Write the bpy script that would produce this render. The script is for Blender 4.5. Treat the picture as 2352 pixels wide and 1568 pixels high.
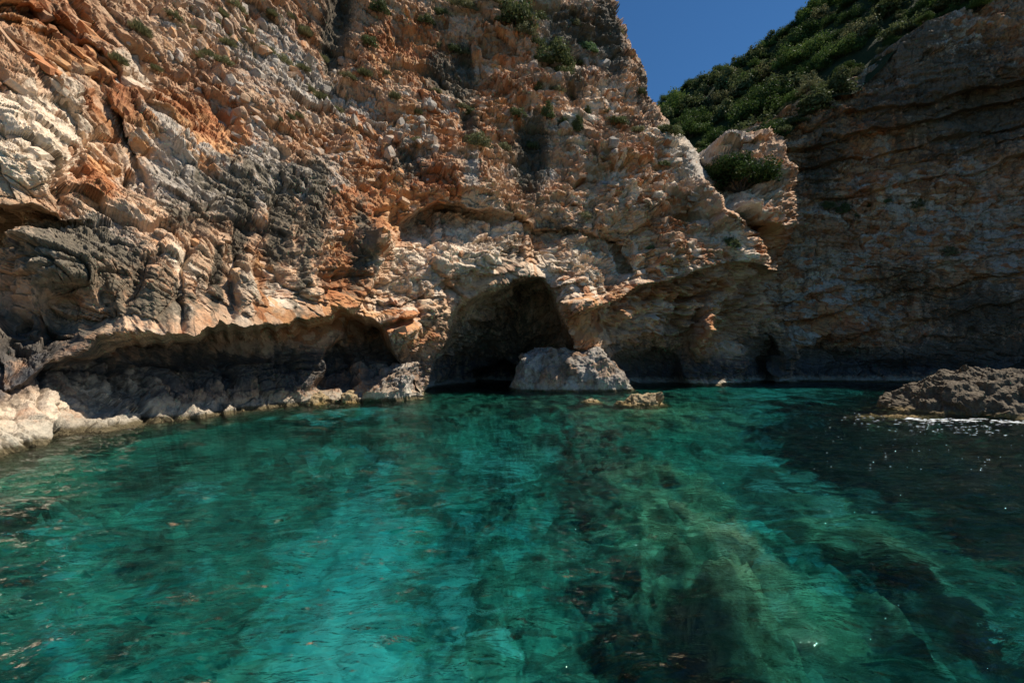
import bpy, bmesh, math, random
import numpy as np
from mathutils import Vector, Matrix, Euler

for o in list(bpy.data.objects):
    bpy.data.objects.remove(o)
scene = bpy.context.scene
COL = scene.collection
R = math.radians
rng = np.random.default_rng(7)
random.seed(7)

# ------------------------------------------------------------------ camera
H_CAM = 2.5
PITCH = R(2.98)
FPX = 980.0            # focal length in pixels of a 2352 px wide frame (15 mm lens)
cam_d = bpy.data.cameras.new('camera')
cam_d.lens = 15.0
cam_d.sensor_width = 36.0
cam_d.clip_start = 0.05
cam_d.clip_end = 3000
cam = bpy.data.objects.new('camera', cam_d)
cam.location = (0, 0, H_CAM)
cam.rotation_euler = (math.pi / 2 + PITCH, 0, 0)
COL.objects.link(cam)
scene.camera = cam

# ------------------------------------------------------------------ light
SUN_EL, SUN_AZ = R(57), R(74)       # azimuth clockwise from +Y (camera looks along +Y)
world = bpy.data.worlds.new('World')
scene.world = world
world.use_nodes = True
wn = world.node_tree
wn.nodes.clear()
sky = wn.nodes.new('ShaderNodeTexSky')
sky.sky_type = 'NISHITA'
sky.sun_disc = False
sky.sun_elevation = SUN_EL
sky.sun_rotation = SUN_AZ
sky.altitude = 0
sky.air_density = 1.0
sky.dust_density = 0.0
sky.ozone_density = 10.0
bg = wn.nodes.new('ShaderNodeBackground')
bg.inputs['Strength'].default_value = 0.058
wo = wn.nodes.new('ShaderNodeOutputWorld')
tint = wn.nodes.new('ShaderNodeMix')
tint.data_type = 'RGBA'
tint.blend_type = 'MULTIPLY'
tint.inputs[0].default_value = 1.0
tint.inputs[7].default_value = (0.66, 0.98, 1.06, 1)      # a clean, dry blue over the whole sky
wn.links.new(sky.outputs[0], tint.inputs[6])
wn.links.new(tint.outputs[2], bg.inputs[0])
wn.links.new(bg.outputs[0], wo.inputs[0])

sun_d = bpy.data.lights.new('sun', 'SUN')
sun_d.energy = 5.0
sun_d.angle = R(0.5)
sun_d.color = (1.0, 0.93, 0.82)
sun = bpy.data.objects.new('sun', sun_d)
sdir = Vector((math.sin(SUN_AZ) * math.cos(SUN_EL), math.cos(SUN_AZ) * math.cos(SUN_EL), math.sin(SUN_EL)))
sun.rotation_euler = sdir.to_track_quat('Z', 'Y').to_euler()
sun.location = sdir * 200
COL.objects.link(sun)

vs = scene.view_settings
vs.view_transform = 'Standard'
vs.look = 'None'
vs.exposure = 0.5
vs.gamma = 1.0
vs.use_curve_mapping = False
cy = scene.cycles
cy.use_denoising = True
cy.use_adaptive_sampling = True
cy.adaptive_threshold = 0.005
try:
    cy.denoiser = 'OPENIMAGEDENOISE'
    cy.denoising_input_passes = 'RGB_ALBEDO_NORMAL'
    cy.denoising_prefilter = 'ACCURATE'
except Exception:
    pass
cy.max_bounces = 7
cy.diffuse_bounces = 2
cy.glossy_bounces = 3
cy.transmission_bounces = 5
cy.transparent_max_bounces = 12
cy.volume_bounces = 0
cy.sample_clamp_indirect = 3.0
cy.sample_clamp_direct = 0.0
cy.blur_glossy = 1.0

# ------------------------------------------------------------------ numpy noise
F = np.float32
_g = np.random.default_rng(11).normal(size=(256, 3))
GRAD = (_g / np.linalg.norm(_g, axis=1, keepdims=True)).astype(F)

def ihash(ix, iy, iz, seed):
    h = (ix.astype(np.int64) * 374761393 + iy.astype(np.int64) * 668265263 + iz.astype(np.int64) * 2147483647 + seed * 974711) & 0xFFFFFFFF
    h = ((h ^ (h >> 13)) * 1274126177) & 0xFFFFFFFF
    h = ((h ^ (h >> 16)) * 2246822519) & 0xFFFFFFFF
    return h ^ (h >> 15)

def perlin(p, seed=0):
    p = p.astype(F)
    i = np.floor(p).astype(np.int32)
    f = p - i
    w = f * f * f * (f * (f * 6 - 15) + 10)
    out = np.zeros(p.shape[:-1], F)
    for dx in (0, 1):
        wx = w[..., 0] if dx else 1 - w[..., 0]
        for dy in (0, 1):
            wy = w[..., 1] if dy else 1 - w[..., 1]
            for dz in (0, 1):
                wz = w[..., 2] if dz else 1 - w[..., 2]
                g = GRAD[ihash(i[..., 0] + dx, i[..., 1] + dy, i[..., 2] + dz, seed) & 255]
                d = g[..., 0] * (f[..., 0] - dx) + g[..., 1] * (f[..., 1] - dy) + g[..., 2] * (f[..., 2] - dz)
                out += wx * wy * wz * d
    return out * 1.6

def fbm(p, octaves=4, seed=0, gain=0.5, lac=2.03):
    a, s, out = 1.0, 1.0, 0
    for k in range(octaves):
        out = out + a * perlin(p * s + k * 17.3, seed + k)
        a *= gain
        s *= lac
    return out

def worley(p, seed=0):
    """nearest cell: F1, F2, offset from its centre, five random numbers of the cell"""
    p = p.astype(F)
    i = np.floor(p).astype(np.int32)
    n = p.shape[0]
    d1 = np.full(n, 9e9, F)
    d2 = np.full(n, 9e9, F)
    hb = np.zeros(n, np.int64)
    db = np.zeros((n, 3), F)
    for dx in (-1, 0, 1):
        for dy in (-1, 0, 1):
            for dz in (-1, 0, 1):
                c = i + np.array([dx, dy, dz], np.int32)
                h = ihash(c[:, 0], c[:, 1], c[:, 2], seed)
                jit = np.stack([(h & 1023), (h >> 10) & 1023, (h >> 20) & 1023], -1).astype(F) / 1023.0
                dl = p - (c + jit)
                d = (dl * dl).sum(-1)
                near = d < d1
                d2 = np.where(near, d1, np.minimum(d2, d))
                d1 = np.where(near, d, d1)
                hb = np.where(near, h, hb)
                db = np.where(near[:, None], dl, db)
    h2 = ((hb * 1664525 + 1013904223) & 0xFFFFFFFF)
    h2 ^= h2 >> 15
    h3 = ((h2 * 22695477 + 1) & 0xFFFFFFFF)
    h3 ^= h3 >> 13
    rr = np.stack([(h2 & 2047), (h2 >> 11) & 2047, (h3 & 2047), (h3 >> 11) & 2047, (h3 >> 20) & 2047], -1).astype(F) / 2047.0
    return np.sqrt(d1), np.sqrt(d2), db, rr

def sstep(a, b, x):
    t = np.clip((x - a) / (b - a), 0, 1)
    return t * t * (3 - 2 * t)

def blur(a, r, n=3):
    for _ in range(n):
        for ax in (0, 1):
            k = 2 * r + 1
            pad = [(0, 0), (0, 0)]
            pad[ax] = (r + 1, r)
            c = np.cumsum(np.pad(a.astype(np.float64), pad, mode='edge'), axis=ax)
            if ax == 0:
                a = (c[k:] - c[:-k]) / k
            else:
                a = (c[:, k:] - c[:, :-k]) / k
    return a.astype(F)

def poly_sd(px, py, poly):
    """signed distance to a closed polygon, positive inside"""
    pts = np.array(poly, F)
    d = np.full(px.shape, 1e9, F)
    inside = np.zeros(px.shape, bool)
    for k in range(len(pts)):
        a, b = pts[k], pts[(k + 1) % len(pts)]
        ex, ey = b - a
        t = np.clip(((px - a[0]) * ex + (py - a[1]) * ey) / (ex * ex + ey * ey + 1e-9), 0, 1)
        d = np.minimum(d, np.hypot(px - a[0] - t * ex, py - a[1] - t * ey))
        cond = (a[1] > py) != (b[1] > py)
        xi = (b[0] - a[0]) * (py - a[1]) / (b[1] - a[1] + 1e-9) + a[0]
        inside ^= cond & (px < xi)
    return np.where(inside, d, -d)

def curve(px, pts):
    pts = np.array(pts, F)
    return np.interp(px, pts[:, 0], pts[:, 1]).astype(F)

CP, SP = math.cos(PITCH), math.sin(PITCH)
def unproject(px, py, t):
    """photo position (in a 2352 x 1568 frame) and distance along the view axis -> world"""
    dx = (px - 1176.0) / FPX
    dz = (784.0 - py) / FPX
    return np.stack([dx * t, t * (CP - dz * SP), H_CAM + t * (SP + dz * CP)], -1).astype(F)

def on_water(px, py, z=0.0):
    dz = (784.0 - py) / FPX
    t = (z - H_CAM) / (SP + dz * CP)
    return unproject(np.float32(px), np.float32(py), np.float32(t))

# ------------------------------------------------------------------ mesh helpers
def link(name, me, mat=None, parent=None):
    o = bpy.data.objects.new(name, me)
    COL.objects.link(o)
    if mat is not None and me is not None and not me.materials:
        me.materials.append(mat)
    if parent is not None:
        o.parent = parent
    return o

def tag(o, label=None, cat=None, group=None, kind=None):
    if label: o['label'] = label
    if cat: o['category'] = cat
    if group: o['group'] = group
    if kind: o['kind'] = kind
    return o

def mesh_np(name, V, Q, smooth=False, tri=False):
    me = bpy.data.meshes.new(name)
    n = 3 if tri else 4
    V = np.ascontiguousarray(V.reshape(-1, 3), F)
    Q = np.ascontiguousarray(Q.reshape(-1, n), np.int32)
    me.vertices.add(len(V))
    me.vertices.foreach_set('co', V.ravel())
    me.loops.add(Q.size)
    me.loops.foreach_set('vertex_index', Q.ravel())
    me.polygons.add(len(Q))
    me.polygons.foreach_set('loop_start', np.arange(0, Q.size, n, dtype=np.int32))
    me.polygons.foreach_set('loop_total', np.full(len(Q), n, np.int32))
    me.polygons.foreach_set('use_smooth', np.full(len(Q), smooth, bool))
    me.update(calc_edges=True)
    return me

def add_attr(me, name, arr):
    a = me.attributes.new(name, 'FLOAT_COLOR', 'POINT')
    c = np.ones((len(me.vertices), 4), F)
    c[:, :arr.shape[-1]] = arr.reshape(-1, arr.shape[-1])
    a.data.foreach_set('color', c.ravel())

def grid_quads(nr, nc, keep=None):
    idx = np.arange(nr * nc).reshape(nr, nc)
    q = np.stack([idx[:-1, :-1], idx[1:, :-1], idx[1:, 1:], idx[:-1, 1:]], -1)
    if keep is not None:
        k = keep[:-1, :-1] & keep[1:, :-1] & keep[1:, 1:] & keep[:-1, 1:]
        return q[k]
    return q.reshape(-1, 4)

def grid_normals(P):
    du = np.gradient(P, axis=1)
    dv = np.gradient(P, axis=0)
    n = np.cross(dv, du)
    n /= np.linalg.norm(n, axis=-1, keepdims=True) + 1e-9
    return n.astype(F)

def compact(V, Q, *attrs):
    used = np.zeros(len(V), bool)
    used[Q.ravel()] = True
    remap = np.cumsum(used) - 1
    return (V[used], remap[Q]) + tuple(a[used] for a in attrs)

# ------------------------------------------------------------------ materials
class NT:
    def __init__(self, name):
        self.mat = bpy.data.materials.new(name)
        self.mat.use_nodes = True
        self.t = self.mat.node_tree
        self.t.nodes.clear()
        self.out = self.n('ShaderNodeOutputMaterial')
    def n(self, typ, **kw):
        nd = self.t.nodes.new(typ)
        for k, v in kw.items():
            setattr(nd, k, v)
        return nd
    def l(self, a, b):
        self.t.links.new(a, b)
    def set(self, sock, v):
        if hasattr(v, 'is_linked') or isinstance(v, bpy.types.NodeSocket):
            self.l(v, sock)
        else:
            sock.default_value = v
    def math(self, op, a, b=0.0, c=None, clamp=False):
        m = self.n('ShaderNodeMath', operation=op, use_clamp=clamp)
        self.set(m.inputs[0], a)
        self.set(m.inputs[1], b)
        if c is not None:
            self.set(m.inputs[2], c)
        return m.outputs[0]
    def noise(self, vec, scale, detail=4, rough=0.55, dist=0.0):
        n = self.n('ShaderNodeTexNoise')
        self.l(vec, n.inputs['Vector'])
        n.inputs['Scale'].default_value = scale
        n.inputs['Detail'].default_value = detail
        n.inputs['Roughness'].default_value = rough
        n.inputs['Distortion'].default_value = dist
        return n.outputs['Fac']
    def ramp(self, v, a, b, lo=0.0, hi=1.0):
        m = self.n('ShaderNodeMapRange')
        m.interpolation_type = 'SMOOTHSTEP'
        self.set(m.inputs['Value'], v)
        m.inputs['From Min'].default_value = a
        m.inputs['From Max'].default_value = b
        m.inputs['To Min'].default_value = lo
        m.inputs['To Max'].default_value = hi
        return m.outputs['Result']
    def mix(self, f, a, b, mode='MIX'):
        m = self.n('ShaderNodeMix', data_type='RGBA', blend_type=mode)
        self.set(m.inputs[0], f)
        for s, v in ((m.inputs[6], a), (m.inputs[7], b)):
            self.set(s, v if not isinstance(v, tuple) else (*v, 1.0))
        return m.outputs[2]
    def pos(self):
        g = self.n('ShaderNodeNewGeometry')
        return g.outputs['Position']
    def scalevec(self, v, s):
        m = self.n('ShaderNodeMapping')
        m.inputs['Scale'].default_value = s
        self.l(v, m.inputs['Vector'])
        return m.outputs[0]
    def z(self, v):
        s = self.n('ShaderNodeSeparateXYZ')
        self.l(v, s.inputs[0])
        return s.outputs

def principled(nt, color, rough=0.9, spec=0.25, bump=None, bs=0.3, bd=0.05):
    b = nt.n('ShaderNodeBsdfPrincipled')
    nt.set(b.inputs['Base Color'], color if not isinstance(color, tuple) else (*color, 1))
    nt.set(b.inputs['Roughness'], rough)
    b.inputs['Specular IOR Level'].default_value = spec
    if bump is not None:
        bp = nt.n('ShaderNodeBump')
        bp.inputs['Strength'].default_value = bs
        bp.inputs['Distance'].default_value = bd
        nt.l(bump, bp.inputs['Height'])
        nt.l(bp.outputs[0], b.inputs['Normal'])
    nt.l(b.outputs[0], nt.out.inputs['Surface'])
    return b

def rock_material(name, attr=True, tone=0.93, black=1.0, presets=(0.1, 0.1, 0.5, 0.8)):
    """limestone: pinkish ground colour, grey weathered skin, rust, black lichen streaks, painted shade, tidal bands"""
    nt = NT(name)
    P = nt.pos()
    if attr:
        at = nt.n('ShaderNodeAttribute', attribute_name='masks')
        sp = nt.n('ShaderNodeSeparateColor')
        nt.l(at.outputs['Color'], sp.inputs[0])
        rust, dark, pale = sp.outputs
        grey = at.outputs['Alpha']
        cell = nt.n('ShaderNodeAttribute', attribute_name='cell')
        cs = nt.n('ShaderNodeSeparateColor')
        nt.l(cell.outputs['Color'], cs.inputs[0])
        c1, c2, c3 = cs.outputs
    else:
        oi = nt.n('ShaderNodeObjectInfo')
        rust, dark, pale, grey = presets
        c1 = c2 = c3 = oi.outputs['Random']
    n1 = nt.noise(P, 0.35, 6, 0.6)
    n2 = nt.noise(P, 1.6, 6, 0.65)
    n3 = nt.noise(P, 7.0, 5, 0.7)
    vs_ = nt.scalevec(P, (1.6, 1.6, 0.16))
    n4 = nt.noise(vs_, 1.0, 6, 0.6)       # vertical runs
    n5 = nt.noise(P, 3.1, 6, 0.7, 0.6)
    n6 = nt.noise(P, 0.9, 7, 0.72, 0.3)
    base = nt.mix(nt.ramp(n1, 0.35, 0.65), (0.50, 0.29, 0.165), (0.62, 0.42, 0.265))
    base = nt.mix(nt.ramp(n2, 0.45, 0.7, 0, 0.6), base, (0.36, 0.165, 0.085))
    # pale fresh rock
    f = nt.ramp(nt.math('ADD', pale, nt.math('MULTIPLY', nt.math('SUBTRACT', nt.math('ADD', n2, c2), 1.0), 0.7)), 0.25, 0.7)
    base = nt.mix(f, base, (0.68, 0.54, 0.395))
    # grey weathered skin
    f = nt.ramp(nt.math('ADD', grey, nt.math('MULTIPLY', nt.math('SUBTRACT', nt.math('ADD', n5, c1), 1.0), 0.9)), 0.35, 0.75, 0, 0.9)
    gcol = nt.mix(n3, (0.25, 0.225, 0.19), (0.47, 0.42, 0.355))
    base = nt.mix(f, base, gcol)
    # rust
    f = nt.ramp(nt.math('ADD', rust, nt.math('MULTIPLY', nt.math('SUBTRACT', nt.math('ADD', n2, c3), 1.0), 0.9)), 0.25, 0.62, 0, 0.9)
    rcol = nt.mix(nt.ramp(n1, 0.4, 0.62), (0.36, 0.135, 0.05), (0.50, 0.26, 0.11))
    base = nt.mix(f, base, rcol)
    # brown lichen crust in irregular patches
    base = nt.mix(nt.ramp(nt.math('ADD', n6, nt.math('MULTIPLY', dark, 0.12)), 0.53, 0.66, 0, 0.72), base, nt.mix(n3, (0.10, 0.075, 0.05), (0.22, 0.165, 0.11)))
    # dark lichen and seepage, plus shade painted into caves, undercut and right cliff
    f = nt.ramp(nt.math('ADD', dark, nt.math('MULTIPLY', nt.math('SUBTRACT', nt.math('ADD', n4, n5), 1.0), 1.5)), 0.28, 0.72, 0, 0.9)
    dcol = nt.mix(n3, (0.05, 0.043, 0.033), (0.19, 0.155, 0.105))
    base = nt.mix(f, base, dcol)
    # tide marks
    zz = nt.math('ADD', nt.z(P)[2], nt.math('MULTIPLY', nt.math('SUBTRACT', n2, 0.5), 1.6))
    blk = nt.math('MULTIPLY', nt.math('MULTIPLY', nt.ramp(zz, 0.5, 1.2), nt.ramp(zz, 4.6, 2.0)), nt.math('MULTIPLY', nt.ramp(pale, 0.75, 0.35), black))
    base = nt.mix(nt.math('MULTIPLY', blk, nt.ramp(n4, 0.3, 0.6, 0.25, 0.85)), base, nt.mix(n3, (0.035, 0.037, 0.04), (0.13, 0.13, 0.135)))
    wht = nt.ramp(zz, 0.95, 0.35)
    base = nt.mix(nt.math('MULTIPLY', wht, 0.85), base, nt.mix(n3, (0.30, 0.26, 0.20), (0.52, 0.47, 0.37)))
    alg = nt.ramp(nt.math('ADD', nt.z(P)[2], nt.math('MULTIPLY', nt.math('SUBTRACT', n2, 0.5), 0.45)), 0.32, 0.12)
    base = nt.mix(nt.math('MULTIPLY', alg, 0.88), base, (0.085, 0.062, 0.022))
    # block to block and grain variation
    v = nt.math('ADD', nt.math('MULTIPLY', c1, 0.5), nt.math('MULTIPLY', n3, 0.8))
    v = nt.math('MULTIPLY_ADD', v, 1.0, 0.45 * tone)
    hsv = nt.n('ShaderNodeHueSaturation')
    nt.l(v, hsv.inputs['Value'])
    nt.l(base, hsv.inputs['Color'])
    hgt = nt.math('ADD', nt.noise(P, 22.0, 4, 0.7), nt.math('MULTIPLY', n3, 2.2))
    principled(nt, hsv.outputs[0], 0.92, 0.2, hgt, 0.7, 0.05)
    return nt.mat

def simple_rock(name, c0, c1, c2, wet=True):
    nt = NT(name)
    P = nt.pos()
    a = nt.noise(P, 1.3, 6, 0.65)
    b = nt.noise(P, 9, 5, 0.7)
    c = nt.mix(nt.ramp(a, 0.35, 0.65), c0, c1)
    c = nt.mix(nt.ramp(b, 0.45, 0.7), c, c2)
    if wet:
        zz = nt.math('ADD', nt.z(P)[2], nt.math('MULTIPLY', nt.math('SUBTRACT', a, 0.5), 0.5))
        c = nt.mix(nt.ramp(zz, 0.28, 0.0, 0, 0.8), c, (0.20, 0.13, 0.04))
    principled(nt, c, 0.85, 0.3, nt.math('ADD', b, nt.noise(P, 30, 3, 0.7)), 0.6, 0.05)
    return nt.mat

def leaf_material(name, c0, c1, c2):
    nt = NT(name)
    P = nt.pos()
    oi = nt.n('ShaderNodeObjectInfo')
    at = nt.n('ShaderNodeAttribute', attribute_name='tint')
    a = nt.noise(P, 1.1, 4, 0.6)
    f = nt.math('ADD', nt.math('MULTIPLY', oi.outputs['Random'], 0.5), nt.math('MULTIPLY', at.outputs['Fac'], 0.6))
    c = nt.mix(nt.ramp(f, 0.1, 0.95), c0, c1)
    c = nt.mix(nt.ramp(a, 0.5, 0.7, 0, 0.6), c, c2)
    d = nt.n('ShaderNodeBsdfDiffuse')
    nt.l(c, d.inputs[0])
    tr = nt.n('ShaderNodeBsdfTranslucent')
    nt.l(c, tr.inputs[0])
    m = nt.n('ShaderNodeMixShader')
    m.inputs[0].default_value = 0.25
    nt.l(d.outputs[0], m.inputs[1])
    nt.l(tr.outputs[0], m.inputs[2])
    gl = nt.n('ShaderNodeBsdfGlossy')
    gl.inputs['Roughness'].default_value = 0.45
    m2 = nt.n('ShaderNodeMixShader')
    m2.inputs[0].default_value = 0.012
    nt.l(m.outputs[0], m2.inputs[1])
    nt.l(gl.outputs[0], m2.inputs[2])
    nt.l(m2.outputs[0], nt.out.inputs['Surface'])
    return nt.mat

M_ROCK = rock_material('limestone_cliff')
M_STONE = rock_material('limestone_block', attr=False)
M_PALE = rock_material('pale_slab', attr=False, presets=(0.15, 0.0, 0.75, 0.2))
M_RUST = rock_material('rusty_slab', attr=False, presets=(0.62, 0.1, 0.2, 0.15))
M_PINK = rock_material('pinkish_slab', attr=False, presets=(0.2, 0.1, 0.35, 0.3))
M_BOULDER = rock_material('limestone_boulder', tone=0.75, black=0.45)
M_SEAROCK = simple_rock('sea_worn_rock', (0.075, 0.052, 0.03), (0.12, 0.09, 0.055), (0.19, 0.15, 0.10))
M_GOLD = simple_rock('wet_golden_rock', (0.24, 0.16, 0.07), (0.34, 0.25, 0.14), (0.42, 0.33, 0.20))
M_SUBM = simple_rock('weedy_rock', (0.03, 0.028, 0.018), (0.055, 0.05, 0.03), (0.09, 0.08, 0.05), wet=False)
M_LEAF = leaf_material('evergreen_leaf', (0.026, 0.052, 0.013), (0.085, 0.13, 0.030), (0.12, 0.13, 0.045))
M_GREYLEAF = leaf_material('grey_green_leaf', (0.11, 0.115, 0.05), (0.21, 0.21, 0.10), (0.25, 0.21, 0.115))
M_SCRUB = leaf_material('bright_scrub_leaf', (0.05, 0.09, 0.02), (0.13, 0.19, 0.045), (0.16, 0.17, 0.06))  # a brighter green, mixed at random over the hill
M_CLIFFLEAF = leaf_material('olive_leaf', (0.06, 0.08, 0.028), (0.13, 0.155, 0.06), (0.17, 0.165, 0.085))
M_BRIGHT = leaf_material('fresh_leaf', (0.08, 0.14, 0.05), (0.17, 0.26, 0.11), (0.24, 0.31, 0.17))
nt = NT('twig_bark'); principled(nt, (0.10, 0.075, 0.055)); M_BARK = nt.mat

# ------------------------------------------------------------------ rock relief shared by all cliffs
def rot_frame(P, dip, axis):
    """coordinates turned so that bedding planes lie level"""
    m = np.array(Matrix.Rotation(dip, 3, axis), F)
    return P @ m.T

def relief(P, N, dip, dip_axis, amp=1.0, drip=None, calm=1.0, scales=(5.0, 2.2, 1.0, 0.45), bed=1.0, stretch=(1, 1, 1), tang=(1, 0), blocks=((1.5, 2.8, 0.55, 900), (0.55, 1.1, 0.26, 911))):
    """offset along the normal for points P (n,3), plus cell randoms"""
    warp = np.stack([fbm(P * 0.30, 3, s) for s in (3, 5, 9)], -1)
    Q = rot_frame(P, dip, dip_axis)
    warp2 = np.stack([perlin(P * 1.3, s) for s in (31, 33, 35)], -1)
    out = fbm(P * 0.085, 3, 41) * 1.3
    rough = sstep(-0.35, 0.35, fbm(P * 0.16, 3, 81))        # smooth slabs here, broken rubble there
    cells = []
    for k, sc in enumerate(scales):
        q = (Q + warp * (0.14 * sc) + warp2 * 0.10 * min(sc, 1.2)) / (sc * np.array(stretch, F))
        q = q * np.array([1.0, 1.0, 1.45], F)
        f1, f2, dl, rr = worley(q, 100 + k)
        g = (rr[:, 1:4] - 0.5) * 1.5
        h = (rr[:, 0] - 0.5) * 0.62 + (g * dl).sum(-1) * 0.30
        crack = 1 - sstep(0.0, 0.06, f2 - f1)
        wk = (0.42, 0.30 + 0.20 * rough, 0.22 + 0.30 * rough, 0.16 + 0.34 * rough, 0.20 + 0.25 * rough)[k]
        out = out + sc * wk * (h - crack * (0.12, 0.26, 0.26, 0.2, 0.2)[k]) * (calm if k < 2 else calm ** 2.5)
        cells.append(rr[:, 4])
    # bedding ledges
    zb = Q[:, 2] + warp[:, 0] * 0.9
    br = perlin(np.stack([zb * 1.15, Q[:, 0] * 0.05, Q[:, 1] * 0.05], -1), 71)
    br2 = perlin(np.stack([zb * 3.1, Q[:, 0] * 0.12, Q[:, 1] * 0.12], -1), 73)
    out = out + bed * (np.tanh(br * 4) * 0.22 + np.tanh(br2 * 4) * 0.08)
    # beds cut by cross joints: straight-edged blocks of uneven size standing in and out
    ut = Q[:, 0] * tang[0] + Q[:, 1] * tang[1] + warp2[:, 1] * 0.10
    for bh, bl, ba, sd_ in blocks:
        zr = (Q[:, 2] + warp[:, 1] * 0.25 + warp2[:, 2] * 0.05) / bh
        zr = zr + 0.45 * np.sin(zr * 1.7) + 0.3 * np.sin(zr * 0.73 + 1)
        row = np.floor(zr)
        rh_ = ihash(row, row * 0 + 3, row * 0, sd_)
        ur = ut / bl * (0.7 + (rh_ & 255) / 400.0) + (rh_ >> 8 & 255) / 40.0
        ur = ur + 0.4 * np.sin(ur * 1.9 + row)
        colm = np.floor(ur)
        hh = ihash(row, colm, row * 0 + 7, sd_ + 1)
        off = (hh & 1023) / 1023.0 - 0.5
        tl = ((hh >> 10 & 1023) / 1023.0 - 0.5) * (ur - colm - 0.5) + ((hh >> 20 & 1023) / 1023.0 - 0.5) * (zr - row - 0.5)
        gap = np.minimum(np.minimum(ur - colm, 1 - ur + colm) * bl, np.minimum(zr - row, 1 - zr + row) * bh)
        msk = sstep(-0.25, 0.2, perlin(P * 0.11, sd_ + 5)) if sd_ % 2 else 1.0
        out = out + ba * msk * calm * (off + 0.7 * tl - 0.35 * (1 - sstep(0.0, 0.07, gap))).astype(F)
    # fine roughness
    out = out + fbm(P * 2.2, 4, 51, 0.6) * (0.06 + 0.07 * rough)
    if drip is not None:
        dv = fbm(P * np.array([1.0, 1.0, 0.13], F), 3, 61)
        out = out + drip * (1 - np.abs(dv) * 2.2) * 0.3 * calm
    return out * amp, np.stack(cells[:3], -1)

def blobs(px, py, lst):
    out = np.zeros(px.shape, F)
    for (x, y, rx, ry, rot, w) in lst:
        c, s = math.cos(R(rot)), math.sin(R(rot))
        u = ((px - x) * c + (py - y) * s) / rx
        v = (-(px - x) * s + (py - y) * c) / ry
        out = np.maximum(out, w * np.exp(-(u * u + v * v) ** 1.2))
    return out

# ================================================================== THE LEFT CLIFF WITH ITS CAVE
COLX = np.array([-420, -300, 0, 200, 400, 600, 800, 960, 1200, 1450, 1650, 1850, 2000], F)
ROWY = np.array([-260, -150, 0, 150, 300, 450, 600, 750, 900, 1100], F)
TT = np.array([
    [16.0, 18.5, 22.5, 29, 38, 47, 56, 62, 68, 74, 78, 80, 82],
    [15.5, 17.8, 21.0, 27, 35, 44, 52, 58, 64, 70, 74, 77, 79],
    [14.5, 16.8, 19.8, 25, 32, 40, 48, 53.5, 59, 65, 69, 71, 73],
    [13.5, 15.8, 18.5, 23, 29, 36, 43, 48.5, 54, 60, 63.5, 65, 67],
    [12.5, 14.6, 16.9, 20.6, 25.5, 31, 38, 43.5, 48.5, 52.5, 53, 53.5, 54],
    [12.6, 14.2, 16.0, 18.6, 22.2, 26.5, 33, 38, 43.5, 48.0, 51, 52, 53],
    [12.6, 13.8, 15.2, 17.2, 19.8, 23.2, 28.5, 33, 40.2, 45.6, 49.5, 51.5, 53],
    [12.0, 13.2, 14.6, 16.6, 18.6, 21.8, 26.8, 31.4, 39.4, 45.2, 50.2, 55, 57],
    [9.8, 10.8, 12.6, 15.6, 18.6, 22.4, 27.8, 32.6, 41.2, 46.0, 51, 56, 58],
    [9.8, 10.8, 12.6, 15.6, 18.6, 22.4, 27.8, 32.6, 41.2, 46.0, 51, 56, 58]], F)

def base_depth(px, py):
    rows = np.stack([np.interp(px.ravel(), COLX, r) for r in TT], 0)
    y = np.clip(py.ravel(), ROWY[0], ROWY[-1])
    j = np.clip(np.searchsorted(ROWY, y) - 1, 0, len(ROWY) - 2)
    f = (y - ROWY[j]) / (ROWY[j + 1] - ROWY[j])
    k = np.arange(len(y))
    return (rows[j, k] * (1 - f) + rows[j + 1, k] * f).reshape(px.shape).astype(F)

NC, NR = 1010, 560
cx = np.linspace(-400, 1880, NC).astype(F)
wl_t = np.interp(cx, COLX, TT[-1])
wl_py = 835 + 2450 / wl_t + 4
s = np.linspace(0, 1, NR).astype(F)
PX = np.repeat(cx[None], NR, 0)
PY = -210 + (wl_py[None] + 210) * s[:, None]
T = blur(base_depth(PX, PY), 14, 3)

# uneven outlines for everything below
p2 = np.stack([PX / 95, PY / 95, np.zeros_like(PX)], -1)
wxn, wyn = fbm(p2, 4, 201, 0.42), fbm(p2, 4, 207, 0.42)
px, py = PX + wxn * 19, PY + wyn * 17

LIP = [(-420, 760), (-100, 785), (0, 800), (42, 851), (145, 822), (228, 800), (307, 766), (394, 775), (477, 757), (560, 752), (639, 756),
       (656, 744), (768, 724), (800, 728), (876, 748), (895, 800), (930, 850), (960, 880)]
lip = curve(px, LIP)
lip = lip + (9 * fbm(np.stack([PX / 24, PX * 0, PX * 0], -1)[0], 3, 221))[None] + (6 * fbm(np.stack([PX / 70, PX * 0 + 3, PX * 0], -1)[0], 2, 223))[None]
below = py - lip
wlp = np.repeat(wl_py[None], NR, 0)
frac = np.clip(below / np.maximum(wlp - lip, 20), 0, 1)
amp_l = curve(px, [(-420, 1.0), (-60, 0.4), (20, 0.4), (80, 0.5), (150, 1.0), (250, 2.6), (340, 4.0), (450, 4.8), (700, 5.0), (860, 5.0), (905, 3.0), (940, 0)])
T += sstep(0, 9, below) * amp_l * (1 - frac) ** 0.75
T -= np.exp(-np.clip(-below, 0, 1e4) / 110) * (below <= 4) * curve(px, [(-420, 0), (60, 0), (150, 0.5), (300, 1.4), (700, 1.7), (860, 1.2), (930, 0), (2000, 0)])
# base rock steps out again at the waterline on the far left
T -= blobs(px, py, [(20, 985, 240, 75, -12, 0.5), (250, 970, 140, 40, -15, 0.8), (880, 890, 90, 55, 0, 2.3)])

T -= sstep(0.25, 0.95, frac) * curve(px, [(-420, 1.3), (0, 1.3), (220, 1.3), (330, 0.5), (400, 0), (2000, 0)])
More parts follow.
